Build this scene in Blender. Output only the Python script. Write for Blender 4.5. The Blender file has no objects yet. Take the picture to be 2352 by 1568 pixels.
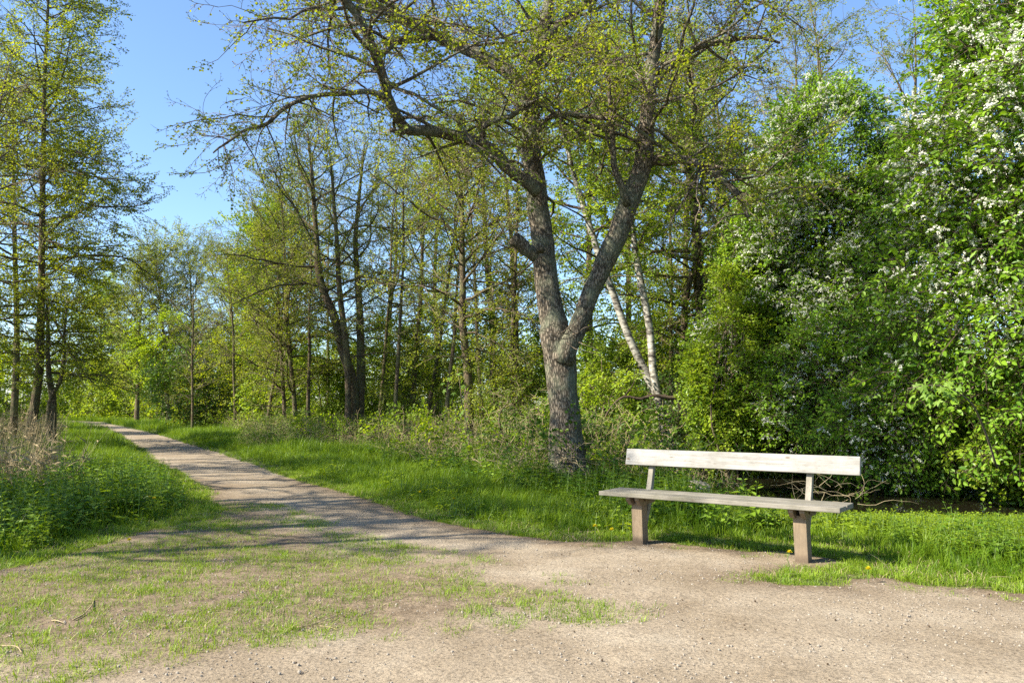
import bpy, bmesh, math, random
import numpy as np
from mathutils import Vector, Matrix, geometry

# ------------------------------------------------------------------ camera, light
sc = bpy.context.scene
W, H, F = 2352.0, 1568.0, 1829.0          # pixel frame used for measuring the photograph (28 mm lens)
HOR, EYE = 936.6, 1.22
PITCH = math.atan((HOR - H / 2) / F)
cam_d = bpy.data.cameras.new("camera")
cam_d.lens = 28.0; cam_d.sensor_width = 36.0; cam_d.clip_start = 0.05; cam_d.clip_end = 3000
cam = bpy.data.objects.new("camera", cam_d); sc.collection.objects.link(cam)
cam.location = (0, 0, EYE); cam.rotation_euler = (math.pi / 2 + PITCH, 0, 0)
sc.camera = cam

SUN_EL = math.radians(39.0)
SUN_H = np.array([-0.945, -0.327])
sun_dir = Vector((SUN_H[0] * math.cos(SUN_EL), SUN_H[1] * math.cos(SUN_EL), math.sin(SUN_EL)))
world = bpy.data.worlds.new("World"); sc.world = world; world.use_nodes = True
wn = world.node_tree; bg = wn.nodes["Background"]
sky = wn.nodes.new("ShaderNodeTexSky"); sky.sky_type = 'NISHITA'; sky.sun_disc = False
sky.sun_elevation = SUN_EL; sky.sun_rotation = math.atan2(SUN_H[0], SUN_H[1]) % (2 * math.pi)
sky.air_density = 1.0; sky.dust_density = 0.5; sky.ozone_density = 5.0; sky.altitude = 50
wn.links.new(sky.outputs[0], bg.inputs[0]); bg.inputs[1].default_value = 0.105
sl = bpy.data.lights.new("sun", 'SUN'); sl.energy = 5.0; sl.angle = math.radians(0.53); sl.color = (1.0, 0.925, 0.78)
so = bpy.data.objects.new("sun", sl); sc.collection.objects.link(so)
so.rotation_euler = sun_dir.to_track_quat('Z', 'Y').to_euler(); so.location = (-20, -8, 30)
sc.view_settings.view_transform = 'Standard'; sc.view_settings.look = 'None'
sc.view_settings.exposure = 1.5; sc.view_settings.gamma = 1.0
sc.render.engine = 'CYCLES'
sc.cycles.max_bounces = 5; sc.cycles.diffuse_bounces = 3; sc.cycles.glossy_bounces = 2
sc.cycles.transmission_bounces = 4; sc.cycles.use_denoising = False
sc.cycles.caustics_reflective = False; sc.cycles.caustics_refractive = False

R0 = np.random.default_rng(11)
cP, sP = math.cos(PITCH), math.sin(PITCH)
def ray(px, py):
    x = (px - W / 2) / F; z = (H / 2 - py) / F
    return np.array([x, cP - sP * z, sP + cP * z])
def at(px, py, Y):
    r = ray(px, py); return np.array([0, 0, EYE]) + r * (Y / r[1])
def gnd(px, py, z=0.0):
    r = ray(px, py); return np.array([0, 0, EYE]) + r * ((z - EYE) / r[2])

# ------------------------------------------------------------------ maths helpers
TAB = np.random.default_rng(5).random((32, 32, 32))
def vnoise(p):
    p = np.asarray(p, float); i = np.floor(p).astype(int); f = p - i; f = f * f * (3 - 2 * f)
    r = 0
    for a in (0, 1):
        for b in (0, 1):
            for c in (0, 1):
                w = (f[:, 0] if a else 1 - f[:, 0]) * (f[:, 1] if b else 1 - f[:, 1]) * (f[:, 2] if c else 1 - f[:, 2])
                r = r + w * TAB[(i[:, 0] + a) % 32, (i[:, 1] + b) % 32, (i[:, 2] + c) % 32]
    return r
def noise2(x, y, s, o=0.0):
    x = np.asarray(x, float).ravel(); y = np.asarray(y, float).ravel()
    return vnoise(np.stack([x * s + o, y * s + 3.1 * o, np.full_like(x, 0.37 + o)], 1))
def fbm2(x, y, s, o=0.0):
    return 0.55 * noise2(x, y, s, o) + 0.3 * noise2(x, y, s * 2.3, o + 4) + 0.15 * noise2(x, y, s * 5.1, o + 9)
def norm(v): return v / (np.linalg.norm(v, axis=-1, keepdims=True) + 1e-9)
def sstep(a, b, x): t = np.clip((x - a) / (b - a), 0, 1); return t * t * (3 - 2 * t)
def poly_sd(P, poly):
    """signed distance (positive inside) of points P (N,2) to polygon"""
    out = np.empty(len(P)); A = np.asarray(poly, float); B = np.roll(A, -1, 0)
    for k in range(0, len(P), 20000):
        q = P[k:k + 20000]; d = B - A
        w = q[:, None, :] - A[None]
        t = np.clip((w * d).sum(2) / ((d * d).sum(1) + 1e-12), 0, 1)
        dist = np.linalg.norm(w - t[..., None] * d, axis=2).min(1)
        cond = (A[None, :, 1] <= q[:, None, 1]) != (B[None, :, 1] <= q[:, None, 1])
        xi = A[None, :, 0] + (q[:, None, 1] - A[None, :, 1]) * d[None, :, 0] / np.where(d[:, 1] == 0, 1e-9, d[:, 1])[None]
        ins = (cond & (q[:, None, 0] < xi)).sum(1) % 2 == 1
        out[k:k + 20000] = np.where(ins, dist, -dist)
    return out
def line_d(P, line):
    A = np.asarray(line[:-1], float); B = np.asarray(line[1:], float); d = B - A
    w = P[:, None, :] - A[None]; t = np.clip((w * d).sum(2) / (d * d).sum(1), 0, 1)
    return np.linalg.norm(w - t[..., None] * d, axis=2).min(1)

def euler_from(X, Z):
    """XYZ euler angles of frames with x axis X and z axis near Z (arrays N,3)"""
    X = norm(X); Yv = norm(np.cross(Z, X)); Z = np.cross(X, Yv)
    b = -np.arcsin(np.clip(X[:, 2], -1, 1)); c = np.arctan2(X[:, 1], X[:, 0]); a = np.arctan2(Yv[:, 2], Z[:, 2])
    return np.stack([a, b, c], 1)

# ------------------------------------------------------------------ materials
def mat(name):
    m = bpy.data.materials.new(name); m.use_nodes = True
    nt = m.node_tree; nt.nodes.clear(); out = nt.nodes.new("ShaderNodeOutputMaterial")
    return m, nt, out
def N(nt, typ, **kw):
    n = nt.nodes.new(typ)
    for k, v in kw.items():
        if k.startswith('i_'):
            key = k[2:]; key = int(key) if key.isdigit() else key.replace('_', ' ')
            n.inputs[key].default_value = v
        else: setattr(n, k, v)
    return n
def ramp(nt, stops):
    n = nt.nodes.new("ShaderNodeValToRGB"); e = n.color_ramp.elements
    while len(e) < len(stops): e.new(0.5)
    for k, (p, c) in enumerate(stops):
        e[k].position = p; e[k].color = (*c, 1) if len(c) == 3 else c
    return n
def leaf_mat(name, c0, c1, trans=0.4, tcol=None, rough=0.5, spec=0.3):
    m, nt, out = mat(name); L = nt.links.new
    at_ = N(nt, "ShaderNodeAttribute", attribute_name="tint")
    oi = N(nt, "ShaderNodeObjectInfo")
    ad = N(nt, "ShaderNodeMath", operation='ADD'); L(at_.outputs["Fac"], ad.inputs[0]); L(oi.outputs["Random"], ad.inputs[1])
    ge = N(nt, "ShaderNodeNewGeometry"); pn = N(nt, "ShaderNodeTexNoise", i_Scale=0.9, i_Detail=3.0); L(ge.outputs["Position"], pn.inputs[0])
    a3 = N(nt, "ShaderNodeMath", operation='MULTIPLY_ADD', i_1=2.4, i_2=-1.2); L(pn.outputs["Fac"], a3.inputs[0])
    a4 = N(nt, "ShaderNodeMath", operation='ADD'); L(ad.outputs[0], a4.inputs[0]); L(a3.outputs[0], a4.inputs[1])
    ha = N(nt, "ShaderNodeMath", operation='MULTIPLY', i_1=0.5); L(a4.outputs[0], ha.inputs[0])
    cr = ramp(nt, [(0.15, c0), (0.85, c1)]); L(ha.outputs[0], cr.inputs[0])
    pb = N(nt, "ShaderNodeBsdfPrincipled"); pb.inputs["Roughness"].default_value = rough
    pb.inputs["Specular IOR Level"].default_value = spec; L(cr.outputs[0], pb.inputs["Base Color"])
    tr = N(nt, "ShaderNodeBsdfTranslucent")
    hs = N(nt, "ShaderNodeMix", data_type='RGBA', blend_type='MULTIPLY'); hs.inputs[0].default_value = 1.0
    hs.inputs[7].default_value = (*(tcol or (1.5, 1.35, 0.6)), 1); L(cr.outputs[0], hs.inputs[6]); L(hs.outputs[2], tr.inputs[0])
    mx = N(nt, "ShaderNodeMixShader", i_0=trans); L(pb.outputs[0], mx.inputs[1]); L(tr.outputs[0], mx.inputs[2]); L(mx.outputs[0], out.inputs[0])
    return m
def plain_mat(name, c0, c1, scale=8.0, rough=0.85, stretch=(1, 1, 1), bump=0.0, dist=0.01, coord='Object', detail=6):
    m, nt, out = mat(name); L = nt.links.new
    tc = N(nt, "ShaderNodeTexCoord"); mp = N(nt, "ShaderNodeMapping"); mp.inputs["Scale"].default_value = stretch
    L(tc.outputs[coord], mp.inputs[0])
    no = N(nt, "ShaderNodeTexNoise", i_Scale=scale, i_Detail=float(detail), i_Roughness=0.65); L(mp.outputs[0], no.inputs[0])
    cr = ramp(nt, [(0.3, c0), (0.7, c1)]); L(no.outputs["Fac"], cr.inputs[0])
    pb = N(nt, "ShaderNodeBsdfPrincipled"); pb.inputs["Roughness"].default_value = rough; pb.inputs["Specular IOR Level"].default_value = 0.25
    L(cr.outputs[0], pb.inputs["Base Color"])
    if bump:
        b = N(nt, "ShaderNodeBump", i_Strength=bump, i_Distance=dist); L(no.outputs["Fac"], b.inputs["Height"]); L(b.outputs[0], pb.inputs["Normal"])
    L(pb.outputs[0], out.inputs[0]); return m
def bark_mat(name, dark, light, moss, mossamt=0.55):
    m, nt, out = mat(name); L = nt.links.new
    tc = N(nt, "ShaderNodeTexCoord")
    mp = N(nt, "ShaderNodeMapping"); mp.inputs["Scale"].default_value = (1, 1, 0.17); L(tc.outputs["Object"], mp.inputs[0])
    nz = N(nt, "ShaderNodeTexNoise", i_Scale=26.0, i_Detail=8.0, i_Roughness=0.7); L(mp.outputs[0], nz.inputs[0])
    wv = N(nt, "ShaderNodeTexVoronoi", feature='DISTANCE_TO_EDGE', i_Scale=30.0); 
    mp2 = N(nt, "ShaderNodeMapping"); mp2.inputs["Scale"].default_value = (1, 1, 0.3); L(tc.outputs["Object"], mp2.inputs[0])
    wob = N(nt, "ShaderNodeMix", data_type='RGBA'); wob.inputs[0].default_value = 0.06; L(mp2.outputs[0], wob.inputs[6]); L(nz.outputs["Color"], wob.inputs[7]); L(wob.outputs[2], wv.inputs[0])
    crk = ramp(nt, [(0.0, (0, 0, 0)), (0.22, (1, 1, 1))]); L(wv.outputs["Distance"], crk.inputs[0])
    mul = N(nt, "ShaderNodeMath", operation='MULTIPLY'); L(crk.outputs[0], mul.inputs[0]); L(nz.outputs["Fac"], mul.inputs[1])
    cr = ramp(nt, [(0.05, dark), (0.62, light)]); L(mul.outputs[0], cr.inputs[0])
    big = N(nt, "ShaderNodeTexNoise", i_Scale=2.6, i_Detail=5.0, i_Roughness=0.6); L(tc.outputs["Object"], big.inputs[0])
    mr = ramp(nt, [(mossamt - 0.06, (0, 0, 0)), (mossamt + 0.1, (0.75, 0.75, 0.75))]); L(big.outputs["Fac"], mr.inputs[0])
    mx = N(nt, "ShaderNodeMix", data_type='RGBA'); L(mr.outputs[0], mx.inputs[0]); L(cr.outputs[0], mx.inputs[6]); mx.inputs[7].default_value = (*moss, 1)
    pb = N(nt, "ShaderNodeBsdfPrincipled"); pb.inputs["Roughness"].default_value = 0.9; pb.inputs["Specular IOR Level"].default_value = 0.15
    L(mx.outputs[2], pb.inputs["Base Color"])
    b = N(nt, "ShaderNodeBump", i_Strength=0.9, i_Distance=0.025); L(mul.outputs[0], b.inputs["Height"]); L(b.outputs[0], pb.inputs["Normal"])
    L(pb.outputs[0], out.inputs[0]); return m
def birch_mat():
    m, nt, out = mat("birch_bark"); L = nt.links.new
    tc = N(nt, "ShaderNodeTexCoord"); mp = N(nt, "ShaderNodeMapping"); mp.inputs["Scale"].default_value = (1, 1, 3.0); L(tc.outputs["Object"], mp.inputs[0])
    nz = N(nt, "ShaderNodeTexNoise", i_Scale=4.2, i_Detail=7.0, i_Roughness=0.75); L(mp.outputs[0], nz.inputs[0])
    cr = ramp(nt, [(0.40, (0.025, 0.02, 0.016)), (0.47, (0.17, 0.15, 0.12)), (0.58, (0.42, 0.40, 0.345))]); L(nz.outputs["Fac"], cr.inputs[0])
    pb = N(nt, "ShaderNodeBsdfPrincipled"); pb.inputs["Roughness"].default_value = 0.7; L(cr.outputs[0], pb.inputs["Base Color"])
    b = N(nt, "ShaderNodeBump", i_Strength=0.4, i_Distance=0.01); L(nz.outputs["Fac"], b.inputs["Height"]); L(b.outputs[0], pb.inputs["Normal"])
    L(pb.outputs[0], out.inputs[0]); return m
def wood_mat(name, pale, mid, stain, knots=True, algae=0.0, stretch=(1.1, 22, 22)):
    m, nt, out = mat(name); L = nt.links.new
    tc = N(nt, "ShaderNodeTexCoord")
    mp = N(nt, "ShaderNodeMapping"); mp.inputs["Scale"].default_value = stretch; L(tc.outputs["Object"], mp.inputs[0])
    wz = N(nt, "ShaderNodeTexNoise", i_Scale=2.4, i_Detail=7.0, i_Roughness=0.62, i_Distortion=0.6); L(mp.outputs[0], wz.inputs[0])
    cr = ramp(nt, [(0.3, mid), (0.55, pale)]); L(wz.outputs["Fac"], cr.inputs[0])
    big = N(nt, "ShaderNodeTexNoise", i_Scale=3.0, i_Detail=6.0, i_Roughness=0.7); L(tc.outputs["Object"], big.inputs[0])
    sr = ramp(nt, [(0.42 - algae, (0, 0, 0)), (0.75 - algae * 0.6, (0.85, 0.85, 0.85))]); L(big.outputs["Fac"], sr.inputs[0])
    mx = N(nt, "ShaderNodeMix", data_type='RGBA'); L(sr.outputs[0], mx.inputs[0]); L(cr.outputs[0], mx.inputs[6]); mx.inputs[7].default_value = (*stain, 1)
    col = mx.outputs[2]
    if knots:
        mk = N(nt, "ShaderNodeMapping"); mk.inputs["Scale"].default_value = (4.2, 8, 11); L(tc.outputs["Object"], mk.inputs[0])
        vk = N(nt, "ShaderNodeTexVoronoi", i_Scale=1.0, i_Randomness=1.0); L(mk.outputs[0], vk.inputs[0])
        kr = ramp(nt, [(0.0, (1, 1, 1)), (0.06, (0.8, 0.8, 0.8)), (0.13, (0, 0, 0))]); L(vk.outputs["Distance"], kr.inputs[0])
        mx2 = N(nt, "ShaderNodeMix", data_type='RGBA'); L(kr.outputs[0], mx2.inputs[0]); L(col, mx2.inputs[6]); mx2.inputs[7].default_value = (0.12, 0.085, 0.05, 1); col = mx2.outputs[2]
    fm = N(nt, "ShaderNodeMapping"); fm.inputs["Scale"].default_value = tuple(q * 3.5 for q in stretch); L(tc.outputs["Object"], fm.inputs[0])
    fz = N(nt, "ShaderNodeTexNoise", i_Scale=3.0, i_Detail=4.0, i_Roughness=0.7); L(fm.outputs[0], fz.inputs[0])
    fr = ramp(nt, [(0.33, (0.45, 0.43, 0.40)), (0.45, (1, 1, 1))]); L(fz.outputs["Fac"], fr.inputs[0])
    fx = N(nt, "ShaderNodeMix", data_type='RGBA', blend_type='MULTIPLY'); fx.inputs[0].default_value = 0.75; L(col, fx.inputs[6]); L(fr.outputs[0], fx.inputs[7]); col = fx.outputs[2]
    sx = N(nt, "ShaderNodeSeparateXYZ"); L(tc.outputs["Object"], sx.inputs[0])
    dz = N(nt, "ShaderNodeMath", operation='MULTIPLY_ADD', i_1=0.16); L(big.outputs["Fac"], dz.inputs[0])
    ng = N(nt, "ShaderNodeMath", operation='MULTIPLY', i_1=-1.0); L(sx.outputs[2], ng.inputs[0]); L(ng.outputs[0], dz.inputs[2])
    dr = ramp(nt, [(0.0, (0, 0, 0)), (0.06, (0.7, 0.7, 0.7))]); L(dz.outputs[0], dr.inputs[0])
    dx = N(nt, "ShaderNodeMix", data_type='RGBA'); L(dr.outputs[0], dx.inputs[0]); L(col, dx.inputs[6]); dx.inputs[7].default_value = (0.085, 0.06, 0.04, 1); col = dx.outputs[2]
    pb = N(nt, "ShaderNodeBsdfPrincipled"); pb.inputs["Roughness"].default_value = 0.75; pb.inputs["Specular IOR Level"].default_value = 0.25
    L(col, pb.inputs["Base Color"])
    b = N(nt, "ShaderNodeBump", i_Strength=0.35, i_Distance=0.004); L(wz.outputs["Fac"], b.inputs["Height"]); L(b.outputs[0], pb.inputs["Normal"])
    L(pb.outputs[0], out.inputs[0]); return m
def path_mat():
    m, nt, out = mat("gravel_path"); L = nt.links.new
    tc = N(nt, "ShaderNodeTexCoord"); a = N(nt, "ShaderNodeAttribute", attribute_name="soil")
    n1 = N(nt, "ShaderNodeTexNoise", i_Scale=1.3, i_Detail=7.0, i_Roughness=0.62); L(tc.outputs["Object"], n1.inputs[0])
    n2 = N(nt, "ShaderNodeTexNoise", i_Scale=58.0, i_Detail=5.0, i_Roughness=0.75); L(tc.outputs["Object"], n2.inputs[0])
    n3 = N(nt, "ShaderNodeTexNoise", i_Scale=9.0, i_Detail=6.0, i_Roughness=0.7); L(tc.outputs["Object"], n3.inputs[0])
    g = ramp(nt, [(0.3, (0.182, 0.142, 0.097)), (0.52, (0.250, 0.203, 0.147)), (0.72, (0.310, 0.262, 0.198))]); L(n1.outputs["Fac"], g.inputs[0])
    s = ramp(nt, [(0.35, (0.095, 0.068, 0.043)), (0.65, (0.205, 0.155, 0.105))]); L(n3.outputs["Fac"], s.inputs[0])
    mx = N(nt, "ShaderNodeMix", data_type='RGBA'); L(a.outputs["Fac"], mx.inputs[0]); L(g.outputs[0], mx.inputs[6]); L(s.outputs[0], mx.inputs[7])
    sp = ramp(nt, [(0.34, (0.38, 0.36, 0.34)), (0.47, (1, 1, 1)), (0.66, (1.5, 1.47, 1.42))]); L(n2.outputs["Fac"], sp.inputs[0])
    mu = N(nt, "ShaderNodeMix", data_type='RGBA', blend_type='MULTIPLY'); mu.inputs[0].default_value = 0.9; L(mx.outputs[2], mu.inputs[6]); L(sp.outputs[0], mu.inputs[7])
    pb = N(nt, "ShaderNodeBsdfPrincipled"); pb.inputs["Roughness"].default_value = 0.95; pb.inputs["Specular IOR Level"].default_value = 0.1
    L(mu.outputs[2], pb.inputs["Base Color"])
    ad = N(nt, "ShaderNodeMath", operation='MULTIPLY_ADD', i_1=0.5); L(n2.outputs["Fac"], ad.inputs[0]); L(n3.outputs["Fac"], ad.inputs[2])
    b = N(nt, "ShaderNodeBump", i_Strength=0.8, i_Distance=0.02); L(ad.outputs[0], b.inputs["Height"]); L(b.outputs[0], pb.inputs["Normal"])
    L(pb.outputs[0], out.inputs[0]); return m
def water_mat():
    m, nt, out = mat("stream_water"); L = nt.links.new
    tc = N(nt, "ShaderNodeTexCoord"); nz = N(nt, "ShaderNodeTexNoise", i_Scale=5.0, i_Detail=3.0); L(tc.outputs["Object"], nz.inputs[0])
    pb = N(nt, "ShaderNodeBsdfPrincipled"); pb.inputs["Base Color"].default_value = (0.014, 0.013, 0.007, 1); pb.inputs["Roughness"].default_value = 0.04
    b = N(nt, "ShaderNodeBump", i_Strength=0.12, i_Distance=0.01); L(nz.outputs["Fac"], b.inputs["Height"]); L(b.outputs[0], pb.inputs["Normal"])
    L(pb.outputs[0], out.inputs[0]); return m

M = {}
M['alder_bark'] = bark_mat("alder_bark", (0.045, 0.036, 0.026), (0.29, 0.24, 0.18), (0.17, 0.185, 0.125), 0.53)
M['thin_bark'] = bark_mat("thin_bark", (0.07, 0.05, 0.032), (0.24, 0.185, 0.12), (0.17, 0.17, 0.08), 0.52)
M['birch_bark'] = birch_mat()
M['twig'] = plain_mat("twig_bark", (0.10, 0.075, 0.05), (0.22, 0.17, 0.12), 30, 0.9)
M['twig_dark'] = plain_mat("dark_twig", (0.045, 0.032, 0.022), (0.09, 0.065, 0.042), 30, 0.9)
M['cone'] = plain_mat("alder_cone", (0.03, 0.018, 0.01), (0.07, 0.04, 0.022), 40, 0.9)
M['alder_leaf'] = leaf_mat("alder_leaf", (0.125, 0.185, 0.011), (0.32, 0.385, 0.033), 0.5)
M['fresh_leaf'] = leaf_mat("fresh_leaf", (0.13, 0.22, 0.012), (0.31, 0.42, 0.030), 0.52)
M['dark_leaf'] = leaf_mat("dark_leaf", (0.035, 0.085, 0.008), (0.08, 0.16, 0.015), 0.35)
M['cherry_leaf'] = leaf_mat("cherry_leaf", (0.09, 0.20, 0.013), (0.25, 0.41, 0.030), 0.46, rough=0.42, spec=0.4)
M['blossom'] = leaf_mat("blossom", (0.66, 0.67, 0.55), (0.78, 0.78, 0.70), 0.3, (1, 1, 0.95))
M['maple_leaf'] = leaf_mat("maple_leaf", (0.14, 0.25, 0.03), (0.24, 0.36, 0.06), 0.45)
M['grass'] = leaf_mat("grass_blade", (0.075, 0.155, 0.006), (0.20, 0.30, 0.018), 0.4, rough=0.45)
M['turf'] = leaf_mat("short_turf", (0.11, 0.21, 0.010), (0.26, 0.36, 0.032), 0.38)
M['nettle'] = leaf_mat("nettle_leaf", (0.06, 0.14, 0.009), (0.18, 0.28, 0.020), 0.38, rough=0.5)
M['stem'] = leaf_mat("green_stem", (0.09, 0.16, 0.03), (0.14, 0.2, 0.04), 0.1)
M['straw'] = plain_mat("dry_straw", (0.22, 0.165, 0.085), (0.40, 0.32, 0.19), 6, 0.85)
M['litter'] = plain_mat("dark_litter", (0.03, 0.02, 0.012), (0.10, 0.065, 0.04), 20, 0.9)
M['pebble'] = plain_mat("pebble", (0.16, 0.13, 0.10), (0.38, 0.34, 0.28), 3, 0.8, coord='Object')
M['stone'] = plain_mat("pale_stone", (0.30, 0.235, 0.155), (0.44, 0.36, 0.255), 9, 0.9, bump=0.5, dist=0.02)
M['yellow'] = leaf_mat("dandelion_petal", (0.60, 0.50, 0.01), (0.68, 0.58, 0.012), 0.2, (1, 1, 1))
M['ground'] = plain_mat("meadow_soil", (0.045, 0.055, 0.016), (0.11, 0.12, 0.035), 3.0, 0.95, bump=0.6, dist=0.03)
M['path'] = path_mat()
M['water'] = water_mat()
M['backrest_wood'] = wood_mat("backrest_wood", (0.30, 0.29, 0.27), (0.20, 0.188, 0.166), (0.155, 0.145, 0.122), True, -0.02)
M['seat_wood'] = wood_mat("seat_wood", (0.235, 0.215, 0.18), (0.14, 0.127, 0.10), (0.088, 0.085, 0.055), True, 0.06)
M['post_wood'] = wood_mat("post_wood", (0.24, 0.18, 0.118), (0.16, 0.118, 0.075), (0.13, 0.10, 0.068), False, 0.0, (20, 20, 1.1))
M['arm_wood'] = wood_mat("arm_wood", (0.27, 0.245, 0.20), (0.185, 0.165, 0.13), (0.15, 0.14, 0.105), False, 0.0, (20, 20, 1.1))

# ------------------------------------------------------------------ mesh helpers
def link(o): sc.collection.objects.link(o); return o
def tag(o, label=None, cat=None, group=None, kind=None):
    if label: o["label"] = label
    if cat: o["category"] = cat
    if group: o["group"] = group
    if kind: o["kind"] = kind
    return o
class MB:
    def __init__(s): s.v = []; s.f = []; s.m = []; s.t = []; s.n = 0
    def add(s, V, Fc, mi=0, tint=0.5):
        V = np.asarray(V, float); s.v.append(V)
        for f in Fc: s.f.append(tuple(int(i) + s.n for i in f)); s.m.append(mi); s.t.append(tint)
        s.n += len(V)
    def tube(s, P, r, sides=6, mi=0, cap=True, tint=0.5, rough=0.0, rs=9.0):
        P = np.asarray(P, float); n = len(P); r = np.broadcast_to(np.asarray(r, float), (n,))
        T = np.gradient(P, axis=0); T = norm(T)
        ref = np.array([0.0, 1.0, 0.0]) if abs(T[:, 2]).mean() > 0.5 else np.array([0.0, 0.0, 1.0])
        A = norm(np.cross(T, ref)); B = np.cross(T, A)
        an = np.linspace(0, 2 * np.pi, sides, endpoint=False)
        rad = np.repeat(r[:, None], sides, 1)
        V = P[:, None, :] + rad[..., None] * (A[:, None, :] * np.cos(an)[None, :, None] + B[:, None, :] * np.sin(an)[None, :, None])
        if rough:
            q = V.reshape(-1, 3)
            k = (vnoise(q * np.array([rs, rs, rs * 0.25])) - 0.5) * 1.1 + (vnoise(q * np.array([1.7, 1.7, 0.9])) - 0.5) * 1.2
            V = P[:, None, :] + (V - P[:, None, :]) * (1 + rough * k.reshape(n, sides))[..., None]
        V = V.reshape(-1, 3)
        j = np.arange(sides); j2 = (j + 1) % sides
        Fq = []
        for i in range(n - 1):
            Fq += list(zip((i * sides + j).tolist(), (i * sides + j2).tolist(), ((i + 1) * sides + j2).tolist(), ((i + 1) * sides + j).tolist()))
        if cap: Fq.append(tuple(((n - 1) * sides + j).tolist())); Fq.append(tuple(j[::-1].tolist()))
        s.add(V, Fq, mi, tint)
    def box(s, c, size, mi=0):
        c = np.array(c); h = np.array(size) / 2
        V = [c + h * np.array(q) for q in ((-1, -1, -1), (1, -1, -1), (1, 1, -1), (-1, 1, -1), (-1, -1, 1), (1, -1, 1), (1, 1, 1), (-1, 1, 1))]
        s.add(V, [(3, 2, 1, 0), (4, 5, 6, 7), (0, 1, 5, 4), (1, 2, 6, 5), (2, 3, 7, 6), (3, 0, 4, 7)], mi)
    def leaf(s, p, d, n, L, w, a=0.3, b=0.72, wb=0.9, fold=0.18, curl=0.12, mi=1, tint=0.5):
        d = d / (np.linalg.norm(d) + 1e-9); sd = np.cross(n, d); sd = sd / (np.linalg.norm(sd) + 1e-9); n = np.cross(d, sd)
        V = [p, p + d * L * a + sd * w * .5 + n * fold * w, p + d * L * b + sd * w * .5 * wb + n * (fold * w * .8 - curl * L * .5),
             p + d * L - n * curl * L, p + d * L * b - sd * w * .5 * wb + n * (fold * w * .8 - curl * L * .5), p + d * L * a - sd * w * .5 + n * fold * w]
        s.add(V, [(0, 1, 2, 3), (3, 4, 5, 0)], mi, tint)
    def mesh(s, name, mats):
        me = bpy.data.meshes.new(name)
        V = np.concatenate(s.v) if s.v else np.zeros((0, 3))
        me.from_pydata(V.tolist(), [], s.f)
        for m in mats: me.materials.append(m)
        if s.f:
            me.polygons.foreach_set("material_index", s.m)
            a = me.attributes.new("tint", 'FLOAT', 'FACE'); a.data.foreach_set("value", s.t)
        me.update(); return me
    def obj(s, name, mats, parent=None, smooth=False, do_link=True):
        me = s.mesh(name, mats if isinstance(mats, list) else [mats])
        if smooth: me.polygons.foreach_set("use_smooth", [True] * len(me.polygons))
        o = bpy.data.objects.new(name, me)
        if do_link: link(o)
        if parent: o.parent = parent
        return o
def empty(name, loc=(0, 0, 0)):
    o = bpy.data.objects.new(name, None); o.location = loc; o.empty_display_size = 0.2; return link(o)
def attach(o, root):
    """parent a mesh built in world coordinates to an unrotated empty"""
    o.parent = root; o.matrix_parent_inverse = Matrix.Translation(-Vector(root.location)); return o

# ------------------------------------------------------------------ scattering (one object, geometry nodes)
GN = {}
def scatter_group(protos):
    key = tuple(p.name for p in protos)
    if key in GN: return GN[key]
    g = bpy.data.node_groups.new("scatter", 'GeometryNodeTree')
    g.interface.new_socket("Geometry", in_out='INPUT', socket_type='NodeSocketGeometry')
    g.interface.new_socket("Geometry", in_out='OUTPUT', socket_type='NodeSocketGeometry')
    gi = g.nodes.new("NodeGroupInput"); go = g.nodes.new("NodeGroupOutput"); L = g.links.new
    def na(name, typ):
        n = g.nodes.new("GeometryNodeInputNamedAttribute"); n.data_type = typ; n.inputs[0].default_value = name; return n.outputs[0]
    iop = g.nodes.new("GeometryNodeInstanceOnPoints"); jn = g.nodes.new("GeometryNodeJoinGeometry")
    for p in protos[::-1]:
        oi = g.nodes.new("GeometryNodeObjectInfo"); oi.inputs["Object"].default_value = p; oi.inputs["As Instance"].default_value = False
        gt = g.nodes.new("GeometryNodeGeometryToInstance"); L(oi.outputs["Geometry"], gt.inputs[0]); L(gt.outputs[0], jn.inputs[0])
    L(gi.outputs[0], iop.inputs["Points"]); L(jn.outputs[0], iop.inputs["Instance"])
    L(na("pick", 'BOOLEAN'), iop.inputs["Selection"])
    iop.inputs["Pick Instance"].default_value = True; L(na("idx", 'INT'), iop.inputs["Instance Index"])
    er = g.nodes.new("FunctionNodeEulerToRotation"); L(na("rot", 'FLOAT_VECTOR'), er.inputs[0]); L(er.outputs[0], iop.inputs["Rotation"])
    L(na("scl", 'FLOAT'), iop.inputs["Scale"])
    j2 = g.nodes.new("GeometryNodeJoinGeometry"); L(iop.outputs[0], j2.inputs[0]); L(gi.outputs[0], j2.inputs[0])
    L(j2.outputs[0], go.inputs[0]); GN[key] = g; return g
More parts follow.
